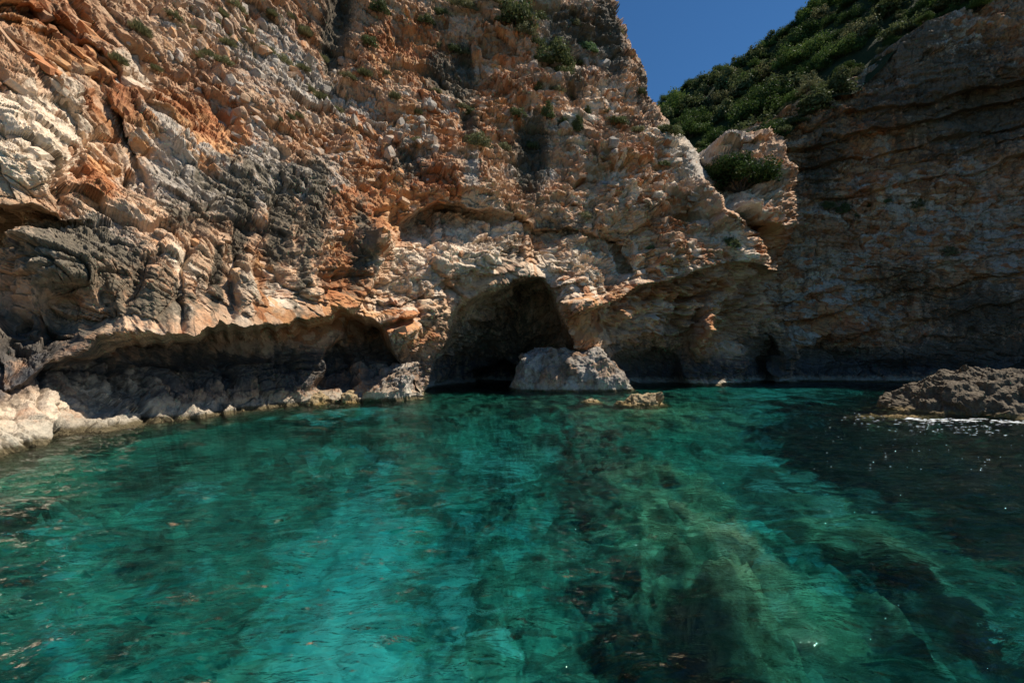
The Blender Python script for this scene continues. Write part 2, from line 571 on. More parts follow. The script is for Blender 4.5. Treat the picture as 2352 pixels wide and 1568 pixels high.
# ledge and hollow on the far left
led = curve(px, [(-420, 440), (0, 470), (120, 480), (230, 500), (300, 520)])
T += sstep(0, 10, py - led) * np.exp(-np.clip(py - led, 0, 999) / 60) * curve(px, [(-420, 3.2), (0, 2.6), (120, 1.7), (260, 0.4), (320, 0), (2000, 0)])
T += curve(px, [(-420, 3.4), (-20, 2.4), (30, 1.0), (70, 0), (2000, 0)]) * sstep(470, 520, py) * (1 - sstep(680, 740, py))
T += blobs(px, py, [(155, 712, 70, 52, 12, 1.3), (20, 730, 45, 26, 30, 1.2), (45, 790, 30, 50, 30, 0.8)])
T -= blobs(px, py, [(140, 600, 120, 70, 20, 1.0), (385, 600, 70, 110, 12, 0.7), (450, 640, 40, 120, 8, 0.6), (570, 640, 28, 80, 4, 1.0), (560, 545, 45, 35, 0, 0.7)])
T += blobs(px, py, [(428, 640, 9, 130, 6, 0.6), (540, 640, 10, 80, 6, 0.7), (330, 640, 14, 90, 30, 0.5), (245, 690, 16, 70, -20, 0.5)])
# diagonal slabs, upper left
for (x, y, rx, ry, rot, w) in [(185, 130, 230, 12, 48, 0.9), (120, 250, 190, 11, 48, 0.6), (330, 160, 150, 12, 52, 0.6), (20, 40, 140, 16, 15, 1.6),
                               (70, 95, 120, 12, 12, 0.8), (290, 330, 110, 11, 62, 1.0), (160, 405, 46, 30, -30, 1.3), (510, 290, 24, 60, -25, 1.8),
                               (380, 280, 100, 10, 35, 0.8), (230, 240, 90, 9, 55, .7)]:
    T += blobs(px, py, [(x, y, rx, ry, rot, w)])
T -= blobs(px, py, [(290, 270, 90, 32, 28, 0.9), (420, 335, 85, 40, 50, 1.0), (60, 380, 120, 70, 20, 0.8), (340, 70, 70, 45, 40, 0.7), (255, 120, 55, 50, 40, 0.5)])

# upper arch over the cave
ARCH = [(700, 905), (790, 735), (842, 665), (878, 575), (922, 508), (962, 470), (1040, 462), (1110, 474), (1160, 486), (1230, 510), (1300, 512),
        (1400, 530), (1465, 545), (1480, 600), (1430, 660), (1380, 680), (1300, 700), (1270, 760), (1240, 905)]
sd = poly_sd(px, py, ARCH)
T += sstep(-2, 12, sd) * (1 - sstep(40, 150, sd) * 0.55) * curve(px, [(700, 3.0), (1080, 3.2), (1170, 1.6), (1480, 1.0)])
T -= blobs(px, py, [(1090, 580, 120, 42, -12, 1.9), (940, 640, 60, 80, 15, 1.0), (930, 760, 45, 75, 20, 2.6), (990, 720, 40, 50, 30, 1.6), (1190, 570, 60, 50, 0, 1.2)])
T += blobs(px, py, [(1020, 505, 80, 26, -4, 1.5), (1270, 530, 60, 20, 15, 1.4), (1250, 590, 22, 60, -30, 1.0), (910, 750, 60, 9, -16, 1.5)])
# second overhang to the right of the cave
L2 = curve(px, [(1200, 760), (1268, 738), (1330, 722), (1400, 690), (1480, 652), (1540, 628), (1640, 612), (1740, 600), (1790, 610), (1850, 640), (2000, 700)])
b2 = py - L2
m2 = sstep(1290, 1420, px)
f2 = np.clip(b2 / np.maximum(wlp - L2, 20), 0, 1)
T += m2 * sstep(0, 10, b2) * (1 - 0.35 * f2) * curve(px, [(1290, 0.6), (1400, 0.9), (1480, 1.5), (1560, 2.0), (1615, 0.4), (1660, 0.4), (1700, 1.6), (1780, 2.2)])
T -= m2 * np.exp(-np.clip(-b2, 0, 1e4) / 70) * (b2 < 4) * 1.4
for (x, y, rx, ry, rot, w) in [(1520, 690, 170, 7, -9, 0.9), (1560, 735, 150, 6, -6, 0.8), (1470, 730, 120, 6, -14, 0.8), (1640, 672, 120, 7, -5, 1.0)]:
    T += blobs(px, py, [(x, y, rx, ry, rot, w)])
# hanging pillar
T -= blobs(px, py, [(1342, 690, 52, 95, 6, 3.4), (1352, 762, 36, 46, 4, 2.8), (1330, 600, 70, 70, 0, 1.2)])
# buttress in the corner
T -= blobs(px, py, [(1632, 770, 28, 66, 6, 5.0), (1622, 850, 34, 40, 0, 1.2), (1700, 690, 60, 40, 0, 1.4), (1430, 712, 40, 46, 10, 1.5), (1500, 676, 34, 40, -8, 1.3), (1575, 700, 30, 60, 12, 1.3), (1680, 640, 60, 30, -6, 1.2), (1460, 745, 60, 18, -12, 1.0)])
# alcove, low caves
T += sstep(-3, 14, poly_sd(px, py, [(1392, 540), (1440, 548), (1468, 610), (1455, 640), (1412, 636), (1400, 590)])) * 3.0
T += sstep(-6, 40, poly_sd(px, py, [(1400, 905), (1405, 800), (1440, 775), (1500, 770), (1545, 800), (1575, 850), (1590, 905)])) * 5.5
T += sstep(-6, 26, poly_sd(px, py, [(1728, 905), (1730, 780), (1752, 760), (1775, 790), (1790, 905)])) * 5.0
# main cave
CAVE = [(958, 930), (978, 850), (1000, 812), (1022, 782), (1042, 742), (1066, 712), (1098, 688), (1140, 660), (1180, 639), (1215, 627), (1244, 636), (1266, 674), (1290, 720),
        (1316, 765), (1345, 806), (1370, 930)]
sdc = poly_sd(px, py, CAVE)
T += sstep(-2, 10, sdc) * 3.5 + 14.0 * (1 - np.exp(-np.clip(sdc, 0, 999) / 62))
T += sstep(-4, 16, poly_sd(px, py, [(1085, 930), (1095, 850), (1140, 820), (1180, 840), (1200, 930)])) * 7
T -= blobs(px, py, [(1010, 880, 45, 40, 0, 3.0), (1040, 850, 70, 26, -20, 2.5), (1085, 750, 40, 60, 20, 1.8)]) * (sdc > 0)
# gully between the main face and the bluff
gl = np.interp(PY, [-300, 300, 312, 345, 370, 440, 471, 491, 545, 600], [1500, 1545, 1568, 1590, 1603, 1654, 1669, 1693, 1759, 1850]).astype(F)
gx = px - gl
gm = sstep(560, 500, py)
T += gm * sstep(-4, 14, gx) * (0.6 + 8.0 * np.exp(-np.clip(gx, 0, 999) / 38))
T -= gm * np.exp(-np.abs(gx + 30) / 40) * (gx < 4) * 1.0
# big hollows and noses elsewhere on the face
T += blobs(px, py, [(930, 100, 60, 40, 0, 2.0), (780, 50, 26, 90, 8, 2.2), (1075, 160, 26, 60, 5, 1.8), (1225, 360, 30, 70, 4, 2.0), (1075, 280, 20, 50, 5, 1.8),
                    (1370, 120, 50, 60, 20, 3.0), (1395, 405, 34, 26, 10, 1.6), (1590, 490, 60, 12, -5, 2.0), (1300, 215, 16, 40, 10, 1.8), (900, 530, 16, 50, 30, 1.2)])
T -= blobs(px, py, [(1325, 165, 60, 40, 0, 2.4), (860, 555, 32, 36, 0, 2.4), (1060, 420, 70, 40, -10, 1.4), (1085, 410, 22, 40, 0, 1.4), (800, 320, 26, 40, 40, 1.4),
                    (1800, 530, 40, 40, 0, 2.2), (1310, 60, 60, 60, 0, 2.0), (1450, 330, 60, 60, 0, 1.2), (1000, 230, 120, 60, 10, 1.0), (640, 210, 120, 60, 30, 1.0)])

# the bluff: capping ledge, bush shelf, pale bosses, orange hollow under its nose
T -= blobs(px, py, [(1730, 305, 100, 18, -10, 1.6), (1725, 470, 85, 48, 10, 3.2), (1650, 500, 50, 30, 20, 1.5), (1800, 470, 30, 60, 0, 1.5), (1815, 350, 22, 70, 0, 1.6), (1690, 560, 80, 34, 8, 1.6)])
T += blobs(px, py, [(1720, 338, 90, 13, -8, 1.8), (1690, 395, 70, 34, 0, 2.4), (1792, 552, 34, 44, -10, 3.0), (1770, 430, 8, 50, 10, 1.2), (1742, 520, 60, 8, 10, 1.2)])

# outline against sky, hill and right cliff
SIL = [(-450, -400), (1385, -400), (1392, -60), (1402, -5), (1416, 40), (1440, 75), (1466, 120), (1483, 165), (1484, 205), (1500, 240), (1516, 272), (1545, 300), (1572, 314),
       (1600, 342), (1640, 325), (1700, 305), (1738, 298), (1764, 300), (1778, 322), (1804, 334), (1810, 362), (1836, 384), (1822, 430), (1838, 470), (1850, 520), (1822, 570), (1790, 606),
       (1768, 660), (1790, 760), (1850, 900), (1850, 1400), (-450, 1400)]
swp = np.where(PX > 1600, 14.0, 6.0)
sds = poly_sd(PX + wxn * swp, PY + wyn * swp, SIL)
ew = np.where(PX > 1600, 95, 60)
edge = np.clip(sds, 0, ew) / ew
T += np.where(PX > 1600, 7.0, 5.0) * (1 - np.sqrt(np.clip(1 - (1 - edge) ** 2, 0, 1))) * sstep(700, 560, PY)
keep = sds > -2

Tb = blur(T, 2, 2)
gs = np.maximum(np.abs(np.gradient(T, axis=0)), np.abs(np.gradient(T, axis=1))) / (T * 2.3 / FPX)
T = T + (Tb - T) * sstep(3.0, 9.0, blur(gs, 3, 1))
P0 = unproject(PX, PY, T)
Ps = np.stack([blur(P0[..., k], 26, 3) for k in range(3)], -1)
N0 = grid_normals(Ps)
flip = (N0 * (P0 - np.array([0, 0, H_CAM], F))).sum(-1) > 0
N0[flip] *= -1
flat = P0.reshape(-1, 3)
nf = N0.reshape(-1, 3)
dripm = blobs(PX, PY, [(660, 620, 180, 120, 0, 1.0), (1000, 120, 140, 80, 0, 0.7), (1240, 380, 60, 80, 0, 0.8), (1330, 180, 60, 50, 0, 0.8)]).ravel()
# two bedding directions: steep on the left, gently rising to the right beyond the cave
leftw = sstep(900, 650, PX + (PY - 400) * 0.5).ravel()
gr = np.maximum(np.abs(np.gradient(T, axis=0)), np.abs(np.gradient(T, axis=1)))
gr = blur(gr / (T * 2.3 / FPX), 2, 1)
calm = (1 / (1 + (gr / 5.5) ** 2)).ravel()
disp = np.zeros(len(flat), F)
cells = np.zeros((len(flat), 3), F)
ia, ib = np.where(leftw > 0.002)[0], np.where(leftw < 0.998)[0]
dA, cA = relief(flat[ia], nf[ia], R(42), Vector((0.9, -0.42, 0.0)), 1.0, dripm[ia], calm[ia], scales=(5.0, 2.2, 1.0, 0.45, 0.2), bed=0.8, stretch=(1.2, 1.2, 1.0), tang=(0.42, 0.9), blocks=((1.1, 2.4, 0.6, 900), (0.42, 0.9, 0.24, 911)))
dB, cB = relief(flat[ib], nf[ib], R(-9), Vector((0.5, -0.85, 0.0)), 1.0, dripm[ib], calm[ib], scales=(4.4, 2.0, 0.95, 0.45), bed=1.0, tang=(0.83, 0.55))
disp[ia] += dA * leftw[ia]
disp[ib] += dB * (1 - leftw[ib])
cells[ib] = cB
k5 = leftw[ia] > 0.5
cells[ia[k5]] = cA[k5]
near = (1 + 0.5 * blobs(PX, PY, [(1560, 720, 200, 120, 0, 1.0), (1150, 780, 150, 120, 0, 0.6)]).ravel()) * (0.25 + 0.75 * calm) * np.interp(T.ravel(), [10, 25, 60], [0.62, 0.85, 1.1]).astype(F)
V = flat + nf * (disp * near)[:, None]
V = V.reshape(NR, NC, 3)

# underwater skirt reaching to the sea floor
SK = 16
last = V[-1]
fw = N0[-1] * np.array([1, 1, 0], F)
rows = [V]
for k in range(1, SK + 1):
    dz = 4.6 * (k / SK) ** 1.2
    r = last.copy()
    r[:, 2] = np.minimum(last[:, 2], 0.1) - dz
    r += fw * (0.35 * dz + 0.3 * perlin(r * 0.8, 301)[:, None])
    rows.append(r[None])
V = np.concatenate(rows, 0)
keep = np.concatenate([keep, np.repeat(keep[-1:], SK, 0)], 0)
NRT = NR + SK

rustm = blobs(PX, PY, [(160, 130, 190, 55, 46, 1.1), (250, 220, 150, 40, 50, 0.9), (60, 60, 120, 40, 10, 0.7), (230, 420, 60, 50, 0, 0.85), (500, 300, 50, 75, -20, 1.3), (440, 260, 90, 50, 30, 0.75),
                       (780, 640, 50, 110, 8, 1.25), (840, 490, 80, 70, 0, 1.25), (610, 650, 22, 100, 4, 0.9), (900, 380, 90, 60, 0, 0.9), (930, 440, 130, 50, -8, 0.9), (930, 120, 110, 70, 0, 0.9), (1140, 100, 60, 40, 30, 0.7), (1010, 290, 110, 120, 0, 0.55),
                       (1150, 220, 90, 120, 0, 0.6), (1440, 260, 70, 80, 0, 0.4), (1550, 590, 100, 30, 0, 0.6), (1795, 545, 45, 60, 0, 1.1), (1350, 740, 45, 60, 0, 1.0), (1640, 755, 30, 50, 0, 1.0),
                       (930, 745, 60, 60, 0, 0.7), (1450, 400, 120, 80, 0, 0.45), (730, 750, 110, 40, 0, 0.7), (1560, 680, 160, 50, 0, 0.6), (870, 300, 120, 70, 20, 0.55), (1530, 460, 90, 50, 20, .5)])
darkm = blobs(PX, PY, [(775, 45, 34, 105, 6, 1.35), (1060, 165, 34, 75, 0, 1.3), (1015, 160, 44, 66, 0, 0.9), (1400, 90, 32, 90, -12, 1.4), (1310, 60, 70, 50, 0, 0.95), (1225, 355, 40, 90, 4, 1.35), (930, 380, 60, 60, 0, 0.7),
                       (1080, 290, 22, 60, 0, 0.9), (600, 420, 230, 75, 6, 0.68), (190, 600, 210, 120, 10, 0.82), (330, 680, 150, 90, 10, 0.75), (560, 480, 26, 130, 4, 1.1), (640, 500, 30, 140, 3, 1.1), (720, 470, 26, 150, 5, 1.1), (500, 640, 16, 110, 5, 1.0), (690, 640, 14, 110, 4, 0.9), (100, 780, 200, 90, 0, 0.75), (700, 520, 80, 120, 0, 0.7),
                       (560, 850, 380, 70, 0, 0.95), (850, 820, 120, 60, 0, 0.9), (1470, 840, 120, 60, 0, 1.1), (1620, 860, 90, 40, 0, 0.8), (1760, 820, 60, 80, 0, 1.0), (1150, 800, 170, 120, 0, 0.7), (1190, 680, 90, 60, 0, 0.5),  # undercut and cave entries paint their shade into the rock as darker colour
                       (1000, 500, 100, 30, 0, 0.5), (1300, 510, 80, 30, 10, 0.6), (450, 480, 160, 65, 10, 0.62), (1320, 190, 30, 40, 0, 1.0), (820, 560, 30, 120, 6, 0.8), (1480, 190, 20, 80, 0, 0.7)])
palem = blobs(PX, PY, [(50, 320, 130, 120, 0, 0.9), (110, 240, 120, 60, 20, 0.8), (290, 190, 60, 70, 50, 0.9), (1080, 580, 160, 70, -8, 1.0), (930, 650, 80, 90, 0, 0.85), (420, 640, 40, 90, 6, 0.8), (570, 640, 40, 90, 0, 0.7),
                       (1330, 600, 120, 80, 0, 0.8), (1560, 340, 70, 60, 40, 0.9), (1680, 540, 90, 50, 20, 0.8), (1430, 440, 120, 80, 0, 0.55), (110, 940, 260, 85, -8, 1.0), (1330, 300, 60, 90, 0, 0.4),
                       (1720, 450, 70, 60, 0, 0.7), (640, 680, 70, 60, 0, 0.5), (1400, 220, 50, 60, 0, 0.6), (1420, 580, 60, 80, 0, .6), (1480, 600, 200, 40, -9, .6)])
greym = blobs(PX, PY, [(420, 330, 90, 50, 45, 1.0), (300, 260, 90, 40, 25, 0.95), (330, 70, 90, 70, 40, 0.8), (640, 180, 200, 120, 25, 0.65), (560, 40, 200, 70, 0, 0.6), (850, 290, 200, 90, 20, 0.7), (560, 400, 240, 70, 0, 0.7),
                       (1350, 90, 80, 60, 0, 0.7), (1230, 380, 60, 90, 0, 0.7), (1080, 410, 26, 50, 0, 1.0), (1600, 360, 60, 60, 0, 0.7), (1680, 300, 90, 20, -12, 0.9), (200, 560, 160, 70, 0, .6), (1000, 300, 160, 70, 0, .5)]) * 0.9 + 0.12
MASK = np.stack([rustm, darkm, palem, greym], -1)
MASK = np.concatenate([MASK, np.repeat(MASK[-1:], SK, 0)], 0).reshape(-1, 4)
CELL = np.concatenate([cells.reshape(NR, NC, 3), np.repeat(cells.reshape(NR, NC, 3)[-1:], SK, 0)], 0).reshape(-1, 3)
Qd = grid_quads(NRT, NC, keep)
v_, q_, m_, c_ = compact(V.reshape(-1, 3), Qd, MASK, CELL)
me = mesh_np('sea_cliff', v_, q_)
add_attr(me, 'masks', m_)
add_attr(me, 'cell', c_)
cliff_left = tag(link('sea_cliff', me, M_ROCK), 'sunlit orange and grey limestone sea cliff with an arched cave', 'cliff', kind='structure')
LV, LN, LPX, LPY = V[:NR], N0, cx, None

def left_at(x, y):
    i = int(np.clip(round((x - cx[0]) / (cx[1] - cx[0])), 0, NC - 1))
    j = int(np.clip(round((y + 210) / (wl_py[i] + 210) * (NR - 1)), 0, NR - 1))
    return Vector(LV[j, i]), Vector(LN[j, i]), float(T[j, i])

# ================================================================== THE SHADED RIGHT CLIFF
RX = np.concatenate([np.linspace(1690, 2480, 400), np.linspace(2490, 4300, 90)]).astype(F)
RT = np.interp(RX, [1690, 1760, 1900, 2100, 2352, 2500, 2800, 3200, 3700, 4300], [62, 61, 59.5, 57, 54, 51.5, 42.5, 33.5, 26, 20.5]).astype(F)
TOP = [(1690, 300), (1760, 280), (1815, 252), (1835, 238), (1880, 214), (1950, 186), (2000, 142), (2050, 102), (2085, 80), (2150, 42), (2250, 0), (2352, -52), (2500, -140), (2800, -380),
       (3200, -554), (3700, -654), (4300, -718)]
NRr = 420
rt_py = curve(RX, TOP)
rwl = 835 + 2450 / RT + 4
sr = np.linspace(0, 1, NRr).astype(F)
PXr = np.repeat(RX[None], NRr, 0)
PYr = rt_py[None] + (rwl - rt_py)[None] * sr[:, None]
Tr = np.repeat(RT[None], NRr, 0).copy()
p2 = np.stack([PXr / 120, PYr / 90, np.full_like(PXr, 5)], -1)
wx2, wy2 = fbm(p2, 3, 211), fbm(p2, 3, 213)
qx, qy = PXr + wx2 * 14, PYr + wy2 * 12
hz = (rwl[None] - PYr) / (rwl - rt_py)[None]
Tr += hz * 2.0 + np.clip(hz - 0.8, 0, 1) * 16 * (PXr < 2500)
# ledges rising to the right
slope = qy + (qx - 1800) * 0.22
for (y0, a, w) in [(300, 1.2, 14), (345, 1.6, 20), (395, 1.2, 12), (430, 0.9, 10), (480, 0.9, 14), (735, 1.4, 16), (690, 0.7, 10), (800, 0.9, 12)]:
    Tr += a * sstep(0, 8, slope - y0) * np.exp(-np.clip(slope - y0, 0, 999) / (w * 2.2))
Tr += blobs(qx, qy, [(1860, 400, 40, 60, 0, 1.6), (2080, 330, 120, 40, -12, 1.4), (1900, 470, 60, 30, 0, 1.0), (2250, 250, 120, 50, -15, 1.6), (2060, 740, 70, 60, 0, 1.5), (1900, 820, 120, 30, 0, 2.0),
                    (2200, 650, 50, 40, 0, 1.2), (2000, 845, 200, 18, 0, 1.6), (1780, 840, 20, 60, 0, 4.0)])
Tr -= blobs(qx, qy, [(2050, 430, 160, 60, 0, 1.4), (1880, 300, 60, 60, 0, 1.2), (2100, 600, 160, 60, 0, 1.2), (1900, 690, 90, 60, 0, 1.0), (2150, 60, 120, 50, -35, 1.5)])
Pr = unproject(PXr, PYr, Tr)
Psr = np.stack([blur(Pr[..., k], 16, 3) for k in range(3)], -1)
Nr_ = grid_normals(Psr)
fl = (Nr_ * (Pr - np.array([0, 0, H_CAM], F))).sum(-1) > 0
Nr_[fl] *= -1
dR, cR = relief(Pr.reshape(-1, 3), Nr_.reshape(-1, 3), R(8), Vector((0, -1, 0)), 0.85, np.full(Pr.size // 3, 0.6, F), scales=(4.0, 1.9, 0.9, 0.45), bed=0.45, stretch=(1.2, 1.0, 1.0))
Vr = (Pr.reshape(-1, 3) + Nr_.reshape(-1, 3) * dR[:, None]).reshape(NRr, len(RX), 3)
lastr = Vr[-1]
rowsr = [Vr]
for k in range(1, 9):
    r = lastr.copy()
    r[:, 2] = np.minimum(r[:, 2], 0.1) - 5.0 * k / 8
    r += Nr_[-1] * np.array([1, 1, 0], F) * (0.2 * k)
    rowsr.append(r[None])
# top runs back as a shelf under the scrub
rowsf = []
for k in range(10, 0, -1):
    r = Vr[0].copy()
    r[:, 1] += 1.4 * k
    r[:, 0] += 0.3 * k
    r[:, 2] += 0.35 * k + 0.5 * perlin(r * 0.3, 331)
    rowsf.append(r[None])
Vall = np.concatenate(rowsf + rowsr, 0)
mk = np.stack([blobs(PXr, PYr, [(1930, 300, 120, 90, 0, 0.95), (2050, 380, 160, 40, -10, 0.9), (2200, 430, 140, 40, 10, 0.7), (1990, 420, 80, 60, 0, 0.7), (2100, 560, 140, 60, 0, 0.6), (1900, 720, 90, 50, 0, 0.8), (1960, 760, 80, 40, 0, .8), (2300, 60, 90, 60, 0, .8)]),
               blobs(PXr, PYr, [(2100, 100, 120, 60, -30, 0.9), (2050, 160, 120, 50, -20, 0.8), (1880, 400, 60, 80, 0, 0.8), (2250, 260, 220, 110, -14, 0.95), (1920, 470, 60, 30, 0, 0.7), (2080, 650, 120, 70, 0, 0.6), (2250, 720, 160, 90, 0, 0.8), (1950, 830, 240, 40, 0, 1.1), (2250, 820, 240, 60, 0, 1.0), (2000, 250, 60, 60, 0, .7), (2150, 200, 240, 110, -16, .85), (1900, 330, 80, 110, 0, .7)]),
               blobs(PXr, PYr, [(2080, 460, 170, 70, 0, 0.9), (2200, 500, 140, 60, 0, 0.8), (1880, 640, 70, 70, 0, 0.6), (2000, 690, 90, 40, 0, 0.5), (2200, 100, 120, 30, -28, 0.8), (1960, 130, 70, 30, -35, 0.9)]),
               0.4 + 0.4 * blobs(PXr, PYr, [(2100, 520, 260, 140, 0, 1), (2080, 80, 120, 50, -30, 1), (1940, 620, 120, 120, 0, .8)])], -1)
mk[..., 1] = np.maximum(mk[..., 1], 0.28)  # darker floor over this whole cliff, its shade painted into the rock colour
mk[..., 0] = np.maximum(mk[..., 0], 0.3)
mk = np.concatenate([np.repeat(mk[:1], 10, 0), mk, np.repeat(mk[-1:], 8, 0)], 0).reshape(-1, 4)
cr = cR.reshape(NRr, len(RX), 3)
cr = np.concatenate([np.repeat(cr[:1], 10, 0), cr, np.repeat(cr[-1:], 8, 0)], 0).reshape(-1, 3)
me = mesh_np('shaded_cliff', Vall, grid_quads(NRr + 18, len(RX)))
add_attr(me, 'masks', mk)
add_attr(me, 'cell', cr)
cliff_right = tag(link('shaded_cliff', me, M_ROCK), 'shaded brown and grey layered limestone cliff at the head of the cove', 'cliff', kind='structure')

def right_at(x, y):
    i = int(np.argmin(np.abs(RX - x)))
    j = int(np.clip(round((y - rt_py[i]) / (rwl[i] - rt_py[i]) * (NRr - 1)), 0, NRr - 1))
    return Vector(Vr[j, i]), Vector(Nr_[j, i]), float(Tr[j, i])

# ================================================================== HILL BEHIND
SKY_L = [(1380, 330), (1480, 262), (1505, 248), (1540, 222), (1590, 192), (1640, 172), (1700, 134), (1760, 104), (1800, 75), (1840, 40), (1870, 12), (1920, -40), (2000, -120), (2200, -300), (2500, -520)]
LOW_L = [(1380, 460), (1560, 420), (1620, 400), (1700, 360), (1815, 290), (1900, 235), (1970, 200), (2060, 122), (2150, 62), (2260, 15), (2500, -90)]
NCh, NRh = 120, 80
hx = np.linspace(1380, 2500, NCh).astype(F)
sv = np.linspace(0, 1, NRh).astype(F)
PXh = np.repeat(hx[None], NRh, 0)
PYh = curve(hx, LOW_L)[None] + (curve(hx, SKY_L) - curve(hx, LOW_L))[None] * sv[:, None]
t_low = np.interp(hx, [1380, 1620, 1815, 2000, 2260, 2500], [72, 66, 62.5, 62, 60, 60])
t_sky = np.interp(hx, [1380, 1505, 1700, 1870, 2100, 2500], [120, 112, 106, 100, 98, 98])
Th = (t_low[None] + (t_sky - t_low)[None] * sv[:, None] ** 1.1).astype(F)
Vh = unproject(PXh, PYh, Th)
Vh[..., 2] += fbm(Vh * 0.12, 3, 401) * 1.4
# back side falls away behind the skyline
backs = [Vh]
for k in range(1, 7):
    r = Vh[-1].copy()
    r[:, 1] += 6 * k
    r[:, 2] -= 1.1 * k * k
    backs.append(r[None])
Vh2 = np.concatenate(backs, 0)
nt = NT('scrubby_soil')
P = nt.pos()
principled(nt, nt.mix(nt.noise(P, 0.8, 5), (0.022, 0.032, 0.012), (0.05, 0.06, 0.025)), 0.95, 0.1, nt.noise(P, 3, 5), 0.8, 0.4)
hill = tag(link('hillside', mesh_np('hillside', Vh2, grid_quads(NRh + 6, NCh), True), nt.mat), 'scrub covered hillside rising behind the cliffs', 'hillside', kind='structure')

# ================================================================== SHRUBS
def leaf_cloud(n, seed, shape='dome', leaf=0.06, flat=0.75, clumps=26):
    """many leaf quads gathered in clumps inside a dome of radius 1 (base at z = 0)"""
    r = np.random.default_rng(seed)
    cc = r.normal(size=(clumps, 3))
    cc /= np.linalg.norm(cc, axis=1, keepdims=True)
    cc[:, 2] = np.abs(cc[:, 2]) * flat
    cc *= (0.42 + 0.42 * r.random((clumps, 1)))
    if shape == 'tall':
        cc *= np.array([0.6, 0.6, 1.7])
    if shape == 'tuft':
        cc *= np.array([0.8, 0.8, 0.7])
    ck = r.integers(0, clumps, n)
    cr_ = 0.17 + 0.17 * r.random(clumps)
    d = r.normal(size=(n, 3))
    d /= np.linalg.norm(d, axis=1, keepdims=True)
    rad = cr_[ck] * (0.45 + 0.55 * r.random(n)) 
    c = cc[ck] + d * rad[:, None]
    c[:, 2] = np.maximum(c[:, 2], 0.01)
    nrm = d + r.normal(size=(n, 3)) * 0.55 + np.array([0, 0, 0.3])
    nrm /= np.linalg.norm(nrm, axis=1, keepdims=True)
    a = np.cross(nrm, r.normal(size=(n, 3)))
    if shape == 'tuft':
        a = d * 0.6 + np.array([0, 0, 0.9]) + r.normal(size=(n, 3)) * 0.25
    a /= np.linalg.norm(a, axis=1, keepdims=True)
    b = np.cross(nrm, a)
    b /= np.linalg.norm(b, axis=1, keepdims=True) + 1e-9
    ln = leaf * (0.7 + 0.7 * r.random((n, 1)))
    wd = ln * (0.22 if shape == 'tuft' else 0.5)
    if shape == 'tuft':
        ln = ln * 2.2
    v = np.stack([c - a * ln, c - b * wd, c + a * ln, c + b * wd], 1)
    q = np.arange(n * 4).reshape(n, 4)
    me = mesh_np('foliage', v, q)
    at = me.attributes.new('tint', 'FLOAT', 'POINT')
    tv = np.repeat(0.55 * r.random(clumps)[ck] + 0.45 * r.random(n), 4).astype(F)
    at.data.foreach_set('value', tv)
    return me, cc

def stem_mesh(cc, seed, thick=0.035):
    """forked twigs from the foot of the shrub to its leaf clumps"""
    r = random.Random(seed)
    bm = bmesh.new()
    for c in cc[:12]:
        p0 = Vector((r.uniform(-.06, .06), r.uniform(-.06, .06), -0.18))
        p2_ = Vector(c)
        p1 = (p0 + p2_) * 0.5 + Vector((r.uniform(-.12, .12), r.uniform(-.12, .12), 0.08))
        prev = None
        for k, (p, w) in enumerate(((p0, thick), (p1, thick * 0.6), (p2_, thick * 0.25))):
            ring = [bm.verts.new(p + Vector((math.cos(t) * w, math.sin(t) * w, 0))) for t in (0, 2.1, 4.2)]
            if prev:
                for i in range(3):
                    bm.faces.new((prev[i], prev[(i + 1) % 3], ring[(i + 1) % 3], ring[i]))
            prev = ring
    me = bpy.data.meshes.new('stem')
    bm.to_mesh(me)
    bm.free()
    me.materials.append(M_BARK)
    return me

PROTO = {}
for key, n, shape, leaf, mat, seed, cl in [('dome', 2600, 'dome', 0.055, M_CLIFFLEAF, 1, 30), ('dome2', 2600, 'dome', 0.055, M_CLIFFLEAF, 2, 22), ('tall', 2200, 'tall', 0.055, M_CLIFFLEAF, 3, 26),
                                           ('tuft', 1500, 'tuft', 0.075, M_GREYLEAF, 4, 16), ('tuft2', 1500, 'tuft', 0.075, M_GREYLEAF, 5, 12), ('grey', 2400, 'dome', 0.05, M_GREYLEAF, 6, 24),
                                           ('bright', 1500, 'dome', 0.075, M_BRIGHT, 7, 16), ('big', 7000, 'dome', 0.035, M_LEAF, 8, 60), ('big2', 7000, 'dome', 0.035, M_LEAF, 9, 48), ('fresh', 6000, 'dome', 0.035, M_SCRUB, 10, 44)]:
    fm, cc = leaf_cloud(n, seed, shape, leaf, clumps=cl)
    fm.materials.append(mat)
    PROTO[key] = (fm, stem_mesh(cc, seed))

def shrub(name, key, loc, scale, label, group=None, rot=None, cat='shrub'):
    e = bpy.data.objects.new(name, None)
    COL.objects.link(e)
    e.empty_display_size = 0.2
    e.location = loc
    e.scale = scale if isinstance(scale, tuple) else (scale,) * 3
    e.rotation_euler = rot or (random.uniform(-.15, .15), random.uniform(-.15, .15), random.uniform(0, 6.28))
    fm, sm = PROTO[key]
    link('foliage', fm, None, e)
    link('stem', sm, None, e)
    tag(e, label, cat, group)
    return e

